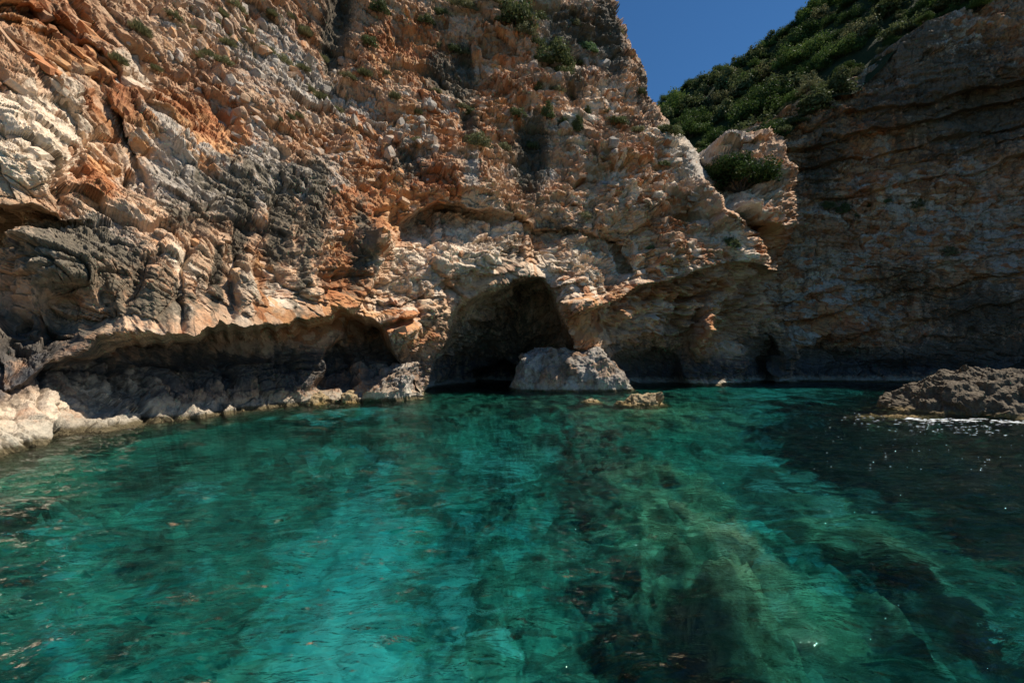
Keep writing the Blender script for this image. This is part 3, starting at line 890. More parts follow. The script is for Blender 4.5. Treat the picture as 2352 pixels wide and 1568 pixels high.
# shrubs rooted in the faces: (x, y, radius px, kind, stretch, label)
G1 = 'shrubs rooted in the cliff face'
SHR = [
    (871, 26, 17, 'dome', 1.5, 'green bush hanging beside pale knobs near the top edge'),
    (846, 92, 15, 'dome2', 1.2, 'green bush under the pale knobs, beside the rust hollow'),
    (979, 48, 15, 'dome', 1.1, 'dark green bush right of the rust red hollow, near the top edge'),
    (1010, 85, 11, 'grey', 1.2, 'small grey green bush on the black stained rock'),
    (1044, 92, 14, 'dome2', 1.0, 'round olive bush on a ledge left of the rust streak'),
    (1070, 106, 12, 'grey', 1.0, 'dull grey bush beside the round olive bush'),
    (1177, 46, 34, 'dome2', 1.3, 'wide dark bush spreading below the top of the cliff'),
    (1060, 12, 22, 'grey', 0.9, 'dry dark bush at the top edge above the rust streak'),
    (1120, 18, 18, 'grey', 1.0, 'pale leafless looking shrub at the top edge'),
    (1276, 106, 36, 'dome', 1.15, 'largest green bush on the face, under the cliff top'),
    (1240, 84, 18, 'dome2', 1.0, 'green bush just left of the largest bush on the face'),
    (1358, 99, 20, 'bright', 0.9, 'pale green leafy plant under the black stained prow'),
    (1318, 140, 14, 'grey', 0.8, 'dry shrub at the foot of the pale leafy plant'),
    (1300, 142, 20, 'dome2', 1.0, 'olive bush below and touching the largest bush on the face'),
    (1252, 128, 16, 'dome', 1.2, 'green bush drooping under the left side of the largest bush'),
    (1202, 78, 18, 'grey', 1.1, 'grey brown bush below the wide dark bush'),
    (1150, 62, 14, 'dome', 0.9, 'small green bush at the near end of the wide dark bush'),
    (1345, 122, 14, 'dome2', 0.8, 'olive bush just under the pale green leafy plant'),
    (1240, 22, 20, 'dome', 0.9, 'dark green bush at the top edge over the largest bush'),
    (1330, 30, 15, 'grey', 0.8, 'dry bush on the black stained prow'),
    (1012, 22, 15, 'dome2', 0.9, 'dark olive bush at the top edge above the round olive bush'),
    (1468, 210, 10, 'dome2', 1.2, 'small dark bush on the outline against the sky'),
    (1425, 60, 9, 'grey', 1.0, 'small dry bush on the prow outline against the sky'),
    (1405, 232, 10, 'grey', 1.0, 'grey tuft on pale rock below the prow'),
    (1081, 239, 19, 'dome', 0.9, 'round green bush above the long black hollow'),
    (1062, 236, 12, 'grey', 0.8, 'grey bush touching the round green bush over the black hollow'),
    (1181, 262, 15, 'dome2', 1.0, 'olive bush on the ledge in the middle of the upper face'),
    (1199, 268, 10, 'dome', 1.0, 'small green bush beside the olive ledge bush'),
    (1234, 205, 14, 'tall', 1.2, 'narrow trailing bush below the largest bush'),
    (1254, 268, 15, 'tall', 1.3, 'long leaning bush left of the rounded green one'),
    (1290, 274, 12, 'dome', 1.0, 'rounded green bush between the two long trailing bushes'),
    (1326, 288, 14, 'tall', 1.4, 'long trailing bush hanging down pale rock'),
    (1355, 240, 9, 'tall', 1.3, 'thin upright bush on the pale rock near the sky'),
    (1280, 202, 12, 'grey', 0.8, 'grey bush under the grey prow'),
    (1222, 322, 13, 'dome2', 1.0, 'olive bush beside the black stained panel'),
    (1088, 346, 20, 'grey', 1.3, 'large grey green bush at the foot of the long black hollow'),
    (1158, 333, 12, 'grey', 1.2, 'faded grey bush left of the black stained panel'),
    (1418, 268, 17, 'dome2', 0.8, 'olive bush on the ledge below the cliff edge'),
    (1470, 290, 14, 'grey', 0.8, 'dry grey bush on the edge ledge'),
    (1535, 302, 20, 'dome2', 0.9, 'olive bush on the skyline notch beside the hill'),
    (1351, 481, 11, 'grey', 1.0, 'round grey cushion bush on the pale face above the cave'),
    (1526, 369, 13, 'dome', 0.8, 'dark bush on pale broken rock below the notch'),
    (1509, 557, 9, 'bright', 1.0, 'small bright green plant in the recess right of the cave'),
    (1693, 550, 14, 'dome', 1.0, 'dark green bush on the jutting nose left of the orange hollow'),
    (1578, 394, 10, 'dome2', 0.8, 'small bush on the broken edge of the gully'),
    (1617, 402, 12, 'dome2', 0.8, 'small bush just left of the big bush in the gully'),
    (1798, 302, 10, 'dome', 1.0, 'small bush on the lip of the bluff'),
]
for (x, y, r_, k, st, lab) in SHR:
    p, n, t = left_at(x, y + r_ * 0.55)
    sc = r_ * t / FPX * 1.75
    up = (Vector((0, 0, 1)) * 0.9 + n * 0.7).normalized()
    q = up.to_track_quat('Z', 'Y').to_euler()
    shrub('cliff_shrub', k, p - n * 0.1, (sc, sc, sc * st), lab, G1, q)
p, n, t = left_at(1690, 415)
for (x, y, r_, k, lab) in [(1708, 418, 62, 'big', 'big dark green bush filling the gully ledge below the hill'), (1655, 418, 36, 'big2', 'dark bush left of and touching the big gully bush')]:
    p, n, t = left_at(x, y)
    sc = r_ * t / FPX
    shrub('gully_bush', k, p + n * 0.9, (sc * 1.5, sc * 1.5, sc * 1.5), lab, 'bushes in the gully')
for (x, y, r_, k, lab) in [(2117, 458, 14, 'grey', 'dark cushion bush alone high on the shaded cliff'), (1938, 474, 14, 'dome', 'dark bush on the shaded cliff, largest of the row'),
                           (1897, 472, 12, 'dome2', 'dark bush at the near end of the row on the shaded cliff'), (2180, 573, 13, 'grey', 'dark bush on a ledge low on the shaded cliff'),
                           (1999, 464, 7, 'dome', 'small tuft between the row and the pale patch of shaded cliff'), (2036, 460, 8, 'dome2', 'small tuft on the pale patch of the shaded cliff'), (1965, 490, 8, 'grey', 'small tuft below the row of bushes on the shaded cliff')]:
    p, n, t = right_at(x, y + r_ * 0.5)
    sc = r_ * t / FPX * 1.5
    up = (Vector((0, 0, 1)) * 0.8 + n * 0.8).normalized()
    shrub('cliff_shrub', k, p, sc, lab, 'shrubs on the shaded cliff', up.to_track_quat('Z', 'Y').to_euler())

TUFTS = [(321, 68, 16), (461, 113, 17), (489, 121, 16), (509, 27, 14), (489, 41, 12), (543, 72, 14), (574, 90, 14), (615, 97, 15), (632, 24, 14), (677, 14, 13), (718, 48, 18), (513, 150, 14), (622, 164, 13), (694, 188, 11),
         (742, 212, 13), (362, 154, 10), (253, 161, 13), (663, 270, 10), (634, 277, 9), (766, 451, 9), (312, 108, 10), (395, 40, 12), (655, 115, 14), (590, 130, 12), (706, 128, 12), (745, 95, 14), (800, 172, 12), (838, 170, 12),
         (886, 162, 10), (560, 240, 9), (540, 12, 14), (782, 230, 10), (905, 222, 10), (960, 245, 9), (1000, 205, 10), (955, 330, 9), (690, 250, 9), (720, 165, 10), (450, 60, 12), (525, 100, 12), (410, 100, 9), (575, 55, 10)]
for (x, y, r_) in TUFTS:
    p, n, t = left_at(x, y + 5)
    sc = r_ * t / FPX * 1.8
    up = (Vector((0, 0, 1)) + n * 0.5).normalized()
    k = random.choice(['tuft', 'tuft2', 'grey', 'tuft'])
    zone = ('small dry tuft at the top edge left of the black stained cleft' if y < 60 and x < 740 else
            'small dry tuft beside the diagonal pale slabs far left' if x < 380 else
            'small dry tuft among grey stones below the top edge, left of the cleft' if x < 600 else
            'small dry tuft on the rubble slope just left of the black cleft' if x < 735 else
            'tiny dry tuft in the rusty rubble below the black cleft')
    shrub('grass_tuft', k, p - n * 0.05, (sc, sc, sc * random.uniform(0.8, 1.2)), zone, 'tufts on the sunlit upper slope', up.to_track_quat('Z', 'Y').to_euler(), 'tuft')

# hillside scrub: a counted row along the skyline, the brink row, and the mass of the slope
rh = random.Random(5)
ORD = ['first', 'second', 'third', 'fourth', 'fifth', 'sixth', 'seventh', 'eighth', 'ninth', 'tenth', 'eleventh', 'twelfth', 'thirteenth', 'fourteenth', 'fifteenth', 'sixteenth',
       'seventeenth', 'eighteenth', 'nineteenth', 'twentieth', 'twenty-first', 'twenty-second', 'twenty-third', 'twenty-fourth']
cnt = 0
pts = []
xk = np.linspace(1502, 1905, 24)
for n_, x in enumerate(xk):
    i = int(np.argmin(np.abs(hx - (x + rh.uniform(-4, 4)))))
    P_ = Vector(Vh[NRh - 2 - rh.randrange(3), i])
    rad = rh.choice([1.2, 1.6, 2.0, 2.5, 3.0])
    pts.append((P_, rad))
    shrub('skyline_bush', rh.choice(['big', 'big2', 'tall', 'dome', 'fresh']), P_ - Vector((0, 0, 0.35 * rad)), (rad * 1.4, rad * 1.4, rad * rh.uniform(1.1, 1.7)),
          ORD[n_] + ' evergreen bush along the hill skyline, counted upward from the notch', 'bushes on the hill skyline')
for n_, x in enumerate([1832, 1858, 1885, 1915, 1945, 1975, 2003, 2030, 2058, 2090, 2130, 2175, 2220, 2265, 2310]):
    i = int(np.argmin(np.abs(RX - x)))
    p = Vector(Vr[0, i]) + Vector((0, rh.uniform(0.5, 2.5), rh.uniform(-0.2, 0.5)))
    rad = rh.uniform(0.9, 2.0)
    pts.append((p, rad))
    shrub('brink_bush', rh.choice(['big', 'dome', 'big2', 'grey']), p, (rad, rad, rad * 1.1), ORD[n_] + ' bush on the brink of the shaded cliff, counted from the bluff', 'bushes on the brink of the shaded cliff')
for it in range(6000):
    i = rh.randrange(NCh - 22)
    j = min(NRh - 1, int(rh.random() ** 0.9 * NRh))
    P_ = Vector(Vh[j, i])
    t = float(Th[j, i])
    rad = rh.choice([1.0, 1.4, 1.9, 2.4, 3.0, 3.8]) * (0.8 + 0.5 * (t - 60) / 50)
    if any((P_ - q).length < 0.5 * (rad + r2) for q, r2 in pts):
        continue
    pts.append((P_, rad))
    px_ = float(PXh[j, i])
    if px_ > 1800:
        lab, grp = 'evergreen bush in the dark scrub above the shaded cliff', 'bushes above the shaded cliff'
    else:
        lab, grp = 'evergreen bush in the dense scrub of the hill slope behind the bluff', 'bushes on the hill slope'
    shrub('hill_bush', rh.choice(['big', 'big2', 'dome', 'tall', 'grey', 'fresh', 'fresh']), P_ - Vector((0, 0, 0.3 * rad)), (rad * 1.45, rad * 1.45, rad * rh.uniform(1.0, 1.8)), lab, grp)
    cnt += 1
    if cnt >= 255:
        break

# ================================================================== STONES IN THE FACE (parts of the cliff)
STONES = []
for k in range(14):
    r = random.Random(50 + k)
    bm = bmesh.new()
    for _ in range(22):
        v = Vector((r.gauss(0, 1), r.gauss(0, 1), r.gauss(0, 1))).normalized()
        v = Vector((v.x * r.uniform(.8, 1.05), v.y * r.uniform(.8, 1.05), v.z * r.uniform(.8, 1.05)))
        bm.verts.new(v)
    res = bmesh.ops.convex_hull(bm, input=bm.verts)
    bmesh.ops.delete(bm, geom=[g for g in res['geom_interior'] if isinstance(g, bmesh.types.BMVert)], context='VERTS')
    me = bpy.data.meshes.new('stone')
    bm.to_mesh(me)
    bm.free()
    me.materials.append(M_STONE)
    STONES.append(me)
rs = random.Random(21)
nst = 0
STREG = [(640, 190, 190, 130, 110), (870, 290, 190, 90, 60), (430, 80, 150, 80, 30), (560, 40, 160, 50, 20), (1000, 330, 110, 80, 20), (1300, 200, 120, 110, 12), (1450, 420, 120, 90, 14)]
for (x0, y0, rx, ry, cntn) in STREG:
    for _ in range(cntn):
        a, d = rs.uniform(0, 6.28), math.sqrt(rs.random())
        x, y = x0 + rx * d * math.cos(a), y0 + ry * d * math.sin(a)
        if y < 4 or x > 1520:
            continue
        p, n, t = left_at(x, y)
        sz = rs.choice([7, 8, 9, 11, 13, 16, 20]) * t / FPX * rs.uniform(0.8, 1.1)
        o = link('stone', rs.choice(STONES), None, cliff_left)
        o.location = p - n * sz * 0.12
        o.rotation_euler = (rs.uniform(0, 6.28), rs.uniform(0, 6.28), rs.uniform(0, 6.28))
        o.scale = (sz * rs.uniform(0.8, 1.35), sz * rs.uniform(0.65, 1.0), sz * rs.uniform(0.6, 0.9))
        nst += 1

# angular slabs and blocks that stand out of the face
SLABS = []
for k in range(10):
    r = random.Random(90 + k)
    bm = bmesh.new()
    for sx in (-1, 1):
        for sy in (-1, 1):
            for sz_ in (-1, 1):
                c = Vector((sx * r.uniform(.5, 1.15), sy * r.uniform(.45, 1.15), sz_ * r.uniform(.55, 1.1)))
                for ax in range(3):
                    v = c.copy()
                    v[ax] *= r.uniform(.55, .92)
                    bm.verts.new(v)
    res = bmesh.ops.convex_hull(bm, input=bm.verts)
    bmesh.ops.delete(bm, geom=[g for g in res['geom_interior'] if isinstance(g, bmesh.types.BMVert)], context='VERTS')
    me = bpy.data.meshes.new('slab')
    bm.to_mesh(me)
    bm.free()
    SLABS.append(me)
def slab_set(mat):
    out = []
    for m in SLABS:
        c = m.copy()
        c.materials.clear()
        c.materials.append(mat)
        out.append(c)
    return out
S_PALE, S_RUST, S_PINK, S_GREY = slab_set(M_PALE), slab_set(M_RUST), slab_set(M_PINK), slab_set(M_STONE)
SLREG = [(130, 110, 150, 90, 26, S_RUST, 48, (16, 40)), (60, 300, 110, 110, 10, S_PALE, 40, (20, 44)), (300, 190, 70, 60, 8, S_PALE, 46, (16, 34)), (560, 590, 120, 80, 12, S_PINK, 80, (12, 28)), (620, 300, 150, 60, 16, S_GREY, 30, (10, 22)),
         (1080, 590, 150, 60, 12, S_PALE, -8, (10, 22)), (950, 680, 70, 100, 10, S_PINK, -10, (10, 22)), (1340, 590, 90, 90, 10, S_PINK, -9, (10, 22)), (1480, 470, 130, 90, 24, S_PINK, -9, (8, 18)),
         (1600, 400, 60, 70, 16, S_PALE, -9, (8, 16)), (1640, 545, 120, 45, 16, S_PINK, -9, (8, 16)), (1300, 420, 140, 80, 16, S_PINK, -9, (8, 16)), (950, 430, 120, 50, 14, S_RUST, 0, (10, 20))]
for (x0, y0, rx, ry, cntn, meshes, dip, (s0, s1)) in SLREG:
    for _ in range(cntn):
        a, d = rs.uniform(0, 6.28), math.sqrt(rs.random())
        x, y = x0 + rx * d * math.cos(a), y0 + ry * d * math.sin(a)
        p, n, t = left_at(x, y)
        sz = rs.uniform(s0, s1) * t / FPX * 0.62
        nn = (n + Vector((0, 0, 0.25)) + Vector((rs.gauss(0, .3), rs.gauss(0, .3), rs.gauss(0, .3)))).normalized()
        right = Vector((0, 0, 1)).cross(nn).normalized()
        up = nn.cross(right)
        an = -R(dip + rs.gauss(0, 16))
        xa = right * math.cos(an) + up * math.sin(an)
        ya = nn.cross(xa)
        o = link('slab', rs.choice(meshes), None, cliff_left)
        M = Matrix((xa, ya, nn)).transposed().to_4x4()
        o.matrix_world = Matrix.Translation(p - nn * sz * 0.40) @ M @ Matrix.Diagonal((sz * rs.uniform(0.9, 1.45), sz * rs.uniform(0.65, 1.0), sz * rs.uniform(0.42, 0.6), 1))

# ================================================================== ROCKS IN THE WATER
def rock(name, prof, t0, thick, label, mat, cat='rock', n1=150, n2=70, bottom=-2.5, seed=0, disp=0.16, lean=0.0, sharp=2.3, dk=0.12, fac=1.0):
    """a rock from its skyline prof = [(photo x, photo y)...]; t0 = distance of its waterline front, thick = depth of the rock"""
    prof = np.array(prof, F)
    xs = (prof[:, 0] - 1176) / FPX * t0
    tm = t0 + thick * 0.45
    zs = H_CAM + tm * (SP + (784 - prof[:, 1]) / FPX * CP)
    xs = (prof[:, 0] - 1176) / FPX * tm
    u = np.linspace(0, 1, n1)
    X = xs[0] + (xs[-1] - xs[0]) * (0.5 - 0.5 * np.cos(np.pi * u))
    Z = np.interp(X, xs, zs) - bottom
    th = np.linspace(0, np.pi, n2)
    c, s_ = np.cos(th), np.sin(th)
    cs = np.sign(c) * np.abs(c) ** (2 / sharp)
    ss = np.abs(s_) ** (2 / sharp)
    w = thick * 0.5 * np.clip(np.sin(np.pi * np.clip(u, 0.001, 0.999)), 0, 1) ** 0.45
    yc = t0 + thick * 0.5
    V = np.zeros((n2, n1, 3), F)
    V[..., 0] = X[None]
    V[..., 1] = yc - w[None] * cs[:, None] * 1.0
    V[..., 2] = bottom + Z[None] * ss[:, None]
    V[..., 1] += lean * (V[..., 2] - bottom)
    N = grid_normals(V)
    ctr = np.array([X.mean(), yc, bottom], F)
    f = (N * (V - ctr)).sum(-1) < 0
    N[f] *= -1
    fl = V.reshape(-1, 3)
    wv = np.stack([fbm(fl * 0.8, 3, 500 + seed + k) for k in range(3)], -1) * 0.4
    h = fbm(fl * 0.55 / max(disp * 4, 0.4), 3, 510 + seed) * disp * 2.2
    cell = None
    for sc in (disp * 9, disp * 3.4, disp * 1.4):
        f1, f2_, dl, rr = worley((fl + wv * sc * 0.8) / sc, 520 + seed)
        g = (rr[:, 1:4] - 0.5) * 1.4
        h += fac * sc * ((rr[:, 0] - 0.5) * 0.22 + (g * dl).sum(-1) * 0.26 - dk * 0.5 * (1 - sstep(0, 0.07, f2_ - f1)))
        cell = rr[:, 2:5] if cell is None else cell
    h += fbm(fl * 4.0, 3, 540 + seed) * disp * 0.35
    V2 = fl + N.reshape(-1, 3) * h[:, None]
    me = mesh_np(name, V2, grid_quads(n2, n1))
    mk = np.zeros((len(V2), 4), F)
    mk[:, 3] = 0.75
    mk[:, 1] = 0.35
    mk[:, 2] = 0.2
    add_attr(me, 'masks', mk)
    add_attr(me, 'cell', cell)
    return tag(link(name, me, mat), label, cat)

rock('cave_boulder', [(1172, 905), (1182, 870), (1190, 838), (1200, 816), (1225, 806), (1262, 799), (1300, 805), (1335, 808), (1372, 797), (1395, 822), (1420, 850), (1440, 875), (1456, 900)],
     37.6, 7.5, 'great flat topped grey boulder standing in the mouth of the cave', M_BOULDER, 'boulder', 190, 110, disp=0.16, seed=1, sharp=3.2, fac=0.5)
rock('shore_boulder', [(815, 935), (822, 890), (850, 868), (900, 850), (935, 836), (962, 834), (980, 855), (972, 890), (955, 925)],
     28.6, 5.0, 'brown topped grey boulder at the foot of the cliff left of the cave', M_BOULDER, 'boulder', 130, 80, disp=0.17, seed=2, sharp=3.0, fac=0.7)
rock('shore_rock', [(716, 935), (722, 915), (738, 900), (748, 915), (754, 935)], 26.2, 1.4, 'small pale pointed rock at the waterline below the overhang', M_GOLD, 'rock', 50, 36, disp=0.1, seed=3, bottom=-1)
rock('shore_rock', [(786, 930), (792, 908), (806, 903), (816, 912), (822, 930)], 27.2, 1.4, 'small pale blunt rock beside the brown topped boulder', M_GOLD, 'rock', 50, 36, disp=0.1, seed=4, bottom=-1)
rock('sea_rock', [(2040, 1000), (2082, 950), (2098, 922), (2122, 896), (2150, 872), (2195, 854), (2240, 846), (2290, 846), (2340, 852), (2420, 872), (2520, 905), (2640, 1000)],
     19.2, 7.5, 'big dark brown jagged rock rising from the water, cut by the frame', M_SEAROCK, 'rock', 300, 150, disp=0.15, seed=5, sharp=2.1, dk=0.10, fac=0.8)
rock('wet_ledge', [(1945, 972), (1975, 958), (2010, 951), (2050, 950), (2090, 956), (2120, 962), (2150, 975)], 19.8, 1.6, 'low wet golden ledge awash beside the big dark rock', M_GOLD, 'rock', 90, 40, disp=0.09, seed=6, bottom=-1.2)
rock('sea_rock', [(1412, 935), (1425, 922), (1445, 910), (1472, 905), (1500, 908), (1512, 918), (1530, 934)], 25.6, 2.2, 'small golden rock breaking the surface in front of the cave boulder', M_GOLD, 'rock', 80, 50, disp=0.12, seed=7, bottom=-1.8)
rock('sea_rock', [(1335, 925), (1345, 916), (1360, 914), (1374, 918), (1384, 926)], 27.5, 1.2, 'tiny flat rock just awash left of the small golden rock', M_GOLD, 'rock', 40, 30, disp=0.06, seed=8, bottom=-1)

# ================================================================== SEA FLOOR
def warp_axis(a, b, n, f):
    u = np.linspace(-1, 1, n)
    u = np.sign(u) * np.abs(u) ** f
    return a + (b - a) * (u + 1) / 2
gx_ = warp_axis(-70, 70, 560, 2.1).astype(F)
gy_ = (-12 + 90 * np.linspace(0, 1, 560) ** 1.7).astype(F)
GX, GY = np.meshgrid(gx_, gy_)
safe = np.maximum(GY, 2.0)
spx = 1176 + FPX * GX / safe
spy = 835 + 3.8 * FPX / safe
g2 = np.stack([GX * 0.3, GY * 0.3, np.zeros_like(GX)], -1)
gn = fbm(g2, 5, 601)
gn2 = fbm(g2 * 3.1, 4, 611)
gn3 = fbm(g2 * 3.1 + 40.0, 5, 617, 0.6)
bx, by = spx + gn * 60 + gn2 * 70, spy + gn2 * 30 + gn3 * 45
darkb = blobs(bx, by, [(1560, 1450, 190, 150, 20, 1.1), (1700, 1540, 160, 80, 0, 1.0), (1390, 1080, 130, 45, 15, 0.9), (1120, 1190, 60, 60, 0, 0.7), (2150, 1080, 380, 150, 8, 1.7), (2260, 1250, 260, 90, 20, 1.1),
                       (700, 1010, 130, 25, -6, 0.7), (100, 1270, 150, 50, -8, 0.8), (380, 1120, 200, 40, -10, 0.5), (1300, 950, 160, 26, 0, 0.7), (2100, 1420, 260, 50, 25, 1.0), (1180, 1450, 40, 50, 0, 0.5), (330, 1420, 160, 40, -15, .5)])
oliveb = blobs(bx, by, [(1690, 1350, 290, 85, 36, 1.25), (1560, 1180, 180, 50, 15, 0.8), (1480, 990, 220, 36, 0, 0.9), (60, 1180, 160, 90, -15, 0.8), (1950, 1300, 240, 60, 25, 0.6), (1060, 960, 200, 26, 0, .5), (150, 1050, 200, 40, -8, 0.8)])
sandb = blobs(bx, by, [(840, 1290, 250, 130, -20, 0.9), (890, 1500, 200, 120, 0, 0.85), (430, 1480, 320, 110, 0, 0.4), (1150, 1120, 140, 60, 0, 0.5), (780, 960, 120, 26, -10, 1.0), (1900, 930, 240, 26, 0, 1.0), (1100, 1420, 160, 90, 0, 0.6), (210, 1310, 90, 26, 0, 0.9), (1850, 1160, 200, 60, 20, 0.5)])
darkb = darkb * (1 - 0.75 * np.clip(oliveb, 0, 1))
GZ = -3.1 + gn * 0.75 + gn2 * 0.28
GZ += darkb * 0.6 + oliveb * 1.5
sflat = np.stack([GX, GY, GZ * 0], -1).reshape(-1, 3)
sw = np.stack([fbm(sflat * 0.5, 3, 620 + k) for k in range(3)], -1)
rocky = np.clip(1 - sandb * 1.1, 0.06, 1) .ravel()
bouldr = np.zeros(len(sflat), F)
for k_, sc in enumerate((2.4, 1.0, 0.45)):
    f1, f2_, dl, rr = worley((sflat + sw * sc * 0.5) / sc, 630 + k_)
    g_ = (rr[:, 1:4] - 0.5) * 1.4
    bouldr += sc * ((rr[:, 0] - 0.4) * 0.36 + (g_ * dl).sum(-1) * 0.4 - 0.2 * (1 - sstep(0, 0.12, f2_ - f1)))
    if k_ == 1:
        stone_id = rr[:, 4]
GZ += (bouldr * rocky).reshape(GX.shape) * 0.5
GZ = np.minimum(GZ, -0.35)
me = mesh_np('seabed', np.stack([GX, GY, GZ], -1), grid_quads(len(gy_), len(gx_)), True)
add_attr(me, 'masks', np.stack([darkb, oliveb, sandb, stone_id.reshape(GX.shape)], -1).astype(F))
nt = NT('sandy_seabed')
P = nt.pos()
at = nt.n('ShaderNodeAttribute', attribute_name='masks')
sp = nt.n('ShaderNodeSeparateColor')
nt.l(at.outputs['Color'], sp.inputs[0])
n1 = nt.noise(P, 0.9, 6, 0.68, 0.4)
n2 = nt.noise(P, 4.0, 6, 0.7)
n3 = nt.noise(P, 0.32, 4, 0.6, 0.5)
c = nt.mix(n2, (0.42, 0.39, 0.31), (0.62, 0.58, 0.48))
sid = at.outputs['Alpha']
rk = nt.mix(nt.ramp(nt.math('ADD', nt.math('MULTIPLY', n2, 0.7), nt.math('MULTIPLY', sid, 0.5)), 0.4, 0.8), (0.065, 0.058, 0.032), (0.34, 0.30, 0.18))
wd = nt.math('ADD', nt.math('MULTIPLY', n1, 0.6), nt.math('MULTIPLY', n3, 0.5))
sandm = sp.outputs[2]
c = nt.mix(nt.ramp(nt.math('SUBTRACT', wd, nt.math('MULTIPLY', sandm, 0.3)), 0.36, 0.48, 0, 0.92), c, rk)
f = nt.ramp(nt.math('ADD', sp.outputs[1], nt.math('MULTIPLY', nt.math('SUBTRACT', n1, 0.5), 1.5)), 0.3, 0.7)
c = nt.mix(f, c, nt.mix(nt.ramp(n2, 0.3, 0.7), (0.14, 0.12, 0.05), (0.56, 0.49, 0.28)))
f = nt.ramp(nt.math('ADD', sp.outputs[0], nt.math('MULTIPLY', nt.math('SUBTRACT', n1, 0.5), 1.6)), 0.3, 0.62)
c = nt.mix(f, c, nt.mix(n2, (0.012, 0.010, 0.008), (0.05, 0.04, 0.025)))
principled(nt, c, 0.95, 0.0, n2, 0.5, 0.1)
tag(link('seabed', me, nt.mat), 'sand and weedy rock floor under the clear water', 'seabed', kind='structure')

# ================================================================== WATER
nx_, ny_ = 600, 640
wy_ = np.concatenate([np.linspace(-14, 1.0, 40)[:-1], 1.0 + 84 * np.linspace(0, 1, ny_ - 39) ** 2.0]).astype(F)
wu = np.linspace(-1, 1, nx_).astype(F)
halfw = np.interp(wy_, [-14, 1, 30, 90], [10, 12, 50, 120]).astype(F)
WX = halfw[:, None] * wu[None]
WY = np.repeat(wy_[:, None], nx_, 1)
def waves(x, y):
    w3 = lambda sx, sy, ang, k, seed: perlin(np.stack([(x * math.cos(ang) + y * math.sin(ang)) * sx, (-x * math.sin(ang) + y * math.cos(ang)) * sy, np.full_like(x, k)], -1), seed)
    z = 0.06 * w3(0.28, 0.5, 0.35, 0.3, 701) + 0.034 * w3(0.6, 1.2, -0.25, 1.3, 703)
    z += 0.042 * w3(1.2, 2.6, 0.35, 2.3, 705) + 0.024 * w3(2.2, 5.0, 0.15, 3.3, 707) + 0.007 * w3(5.0, 9.5, -0.1, 4.3, 709)
    return z
WZ = waves(WX, WY)
WZ *= np.interp(WY, [0, 20, 60], [1.0, 0.9, 0.7])
top = np.stack([WX, WY, WZ], -1).reshape(-1, 3)
nr_, nc_ = WX.shape
quads = grid_quads(nr_, nc_)[:, ::-1]
idx = np.arange(nr_ * nc_).reshape(nr_, nc_)
rim = np.concatenate([idx[0, :-1], idx[:-1, -1], idx[-1, :0:-1], idx[:0:-1, 0]])
low = top[rim].copy()
low[:, 2] = -9
nb = len(top)
lowi = nb + np.arange(len(rim))
side = np.stack([rim, np.roll(rim, -1), np.roll(lowi, -1), lowi], -1)
ctr = nb + len(rim)
cen = np.array([[0, 40, -9]], F)
me = bpy.data.meshes.new('sea_water')
# bottom as a fan of triangles: build via from-arrays with mixed sizes
Vw = np.concatenate([top, low, cen], 0)
fan = np.stack([lowi, np.roll(lowi, -1), np.full(len(rim), ctr)], -1)
me.vertices.add(len(Vw)); me.vertices.foreach_set('co', np.ascontiguousarray(Vw, F).ravel())
q4 = np.concatenate([quads, side[:, ::-1]], 0)
loops = np.concatenate([q4.ravel(), fan[:, ::-1].ravel()]).astype(np.int32)
me.loops.add(len(loops)); me.loops.foreach_set('vertex_index', loops)
tot = np.concatenate([np.full(len(q4), 4), np.full(len(fan), 3)]).astype(np.int32)
me.polygons.add(len(tot))
me.polygons.foreach_set('loop_start', np.concatenate([[0], np.cumsum(tot)[:-1]]).astype(np.int32))
me.polygons.foreach_set('loop_total', tot)
me.polygons.foreach_set('use_smooth', np.concatenate([np.ones(len(quads), bool), np.zeros(len(tot) - len(quads), bool)]))
me.update(calc_edges=True)
me.validate()

nt = NT('clear_sea_water')
P = nt.pos()
v1 = nt.scalevec(P, (1.3, 2.6, 1.0))
v2 = nt.scalevec(P, (4.0, 7.5, 1.0))
hgt = nt.math('ADD', nt.noise(v1, 1.0, 4, 0.55, 0.5), nt.math('MULTIPLY', nt.noise(v2, 1.0, 3, 0.5, 0.3), 0.35))
bp = nt.n('ShaderNodeBump')
bp.inputs['Strength'].default_value = 0.6
bp.inputs['Distance'].default_value = 0.05
nt.l(hgt, bp.inputs['Height'])
bp2 = nt.n('ShaderNodeBump')
bp2.inputs['Strength'].default_value = 0.8
bp2.inputs['Distance'].default_value = 0.30
nt.l(hgt, bp2.inputs['Height'])
fr = nt.n('ShaderNodeFresnel')
fr.inputs['IOR'].default_value = 1.33
nt.l(bp2.outputs[0], fr.inputs['Normal'])
gls = nt.n('ShaderNodeBsdfGlossy')
gls.inputs['Roughness'].default_value = 0.01
nt.l(bp2.outputs[0], gls.inputs['Normal'])
tr = nt.n('ShaderNodeBsdfTransparent')
rf = nt.n('ShaderNodeBsdfRefraction')
rf.inputs['IOR'].default_value = 1.33
rf.inputs['Roughness'].default_value = 0.0
bp.inputs['Distance'].default_value = 0.04
nt.l(bp.outputs[0], rf.inputs['Normal'])
mx = nt.n('ShaderNodeMixShader'); mx.inputs[0].default_value = 0.6
nt.l(tr.outputs[0], mx.inputs[1]); nt.l(rf.outputs[0], mx.inputs[2])
ms = nt.n('ShaderNodeMixShader')
nt.l(fr.outputs[0], ms.inputs[0]); nt.l(mx.outputs[0], ms.inputs[1]); nt.l(gls.outputs[0], ms.inputs[2])
nt.l(ms.outputs[0], nt.out.inputs['Surface'])
va = nt.n('ShaderNodeVolumeAbsorption')
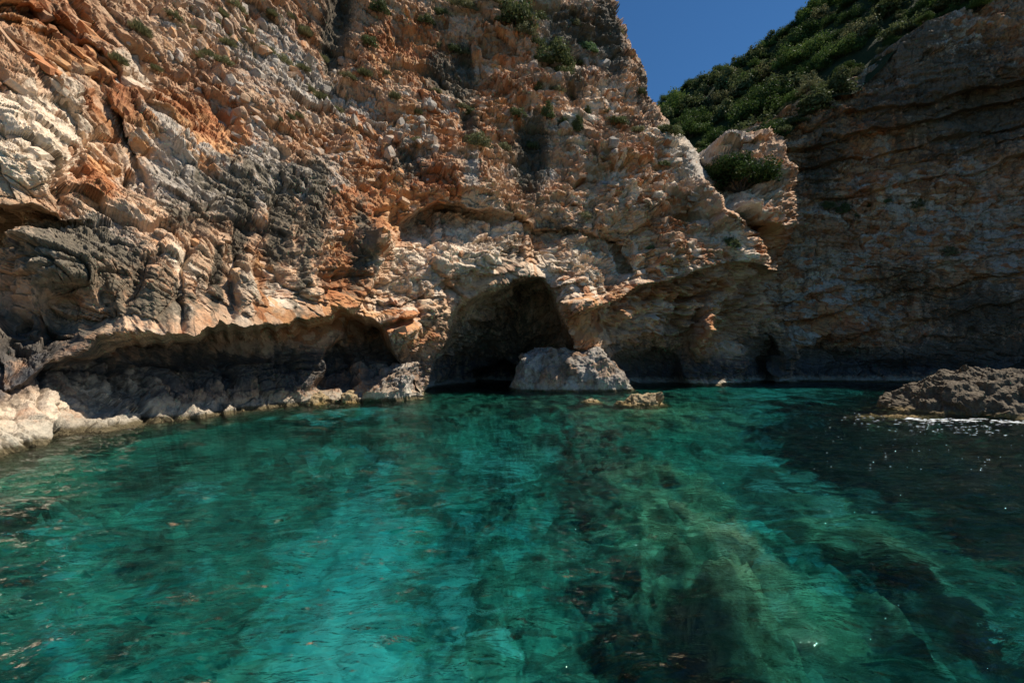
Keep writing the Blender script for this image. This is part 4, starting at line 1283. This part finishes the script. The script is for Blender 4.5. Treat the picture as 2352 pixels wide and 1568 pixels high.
va.inputs['Color'].default_value = (0.0, 0.838, 0.888, 1); va.inputs['Density'].default_value = 0.42
nt.l(va.outputs[0], nt.out.inputs['Volume'])
tag(link('sea_water', me, nt.mat), 'clear turquoise sea water with small ripples filling the cove', 'water', kind='structure')

# ================================================================== FOAM
nt = NT('sea_foam'); principled(nt, (0.8, 0.82, 0.82), 0.7); M_FOAM = nt.mat
rf_ = random.Random(9)
bm = bmesh.new()
def fleck(x, y, ln, wd, ang):
    vs_ = []
    k = 9
    ca, sa = math.cos(ang), math.sin(ang)
    z = float(waves(np.array([x], F), np.array([y], F))[0]) + 0.012
    top_ = bm.verts.new((x, y, z + 0.012))
    for i in range(k):
        a = i / k * 6.283
        r = rf_.uniform(0.55, 1.0)
        u, v = math.cos(a) * ln * r, math.sin(a) * wd * r
        vs_.append(bm.verts.new((x + u * ca - v * sa, y + u * sa + v * ca, z)))
    for i in range(k):
        bm.faces.new((top_, vs_[i], vs_[(i + 1) % k]))
for _ in range(150):
    px_ = rf_.triangular(1870, 2360, 2200)
    py_ = 962 + abs(rf_.gauss(0, 16)) + (2360 - px_) * 0.0
    if px_ < 2060: py_ -= (2060 - px_) * 0.12
    p = on_water(px_, py_)
    fleck(float(p[0]), float(p[1]), rf_.uniform(0.02, 0.13), rf_.uniform(0.006, 0.018), rf_.uniform(-.3, .3))
for _ in range(70):
    px_ = rf_.uniform(2085, 2420)
    py_ = 966 + rf_.gauss(0, 2.2)
    p = on_water(px_, py_)
    fleck(float(p[0]), float(p[1]), rf_.uniform(0.08, 0.34), rf_.uniform(0.03, 0.09), rf_.uniform(-.2, .2))
for _ in range(40):
    px_, py_ = rf_.uniform(1850, 2360), rf_.uniform(990, 1080)
    p = on_water(px_, py_)
    fleck(float(p[0]), float(p[1]), rf_.uniform(0.01, 0.03), rf_.uniform(0.01, 0.02), rf_.uniform(0, 3))
me = bpy.data.meshes.new('foam')
bm.to_mesh(me); bm.free()
tag(link('foam', me, M_FOAM), 'white foam flecks drifting round the big dark rock', 'foam', kind='stuff')
print('stones', nst, 'hill bushes', cnt)
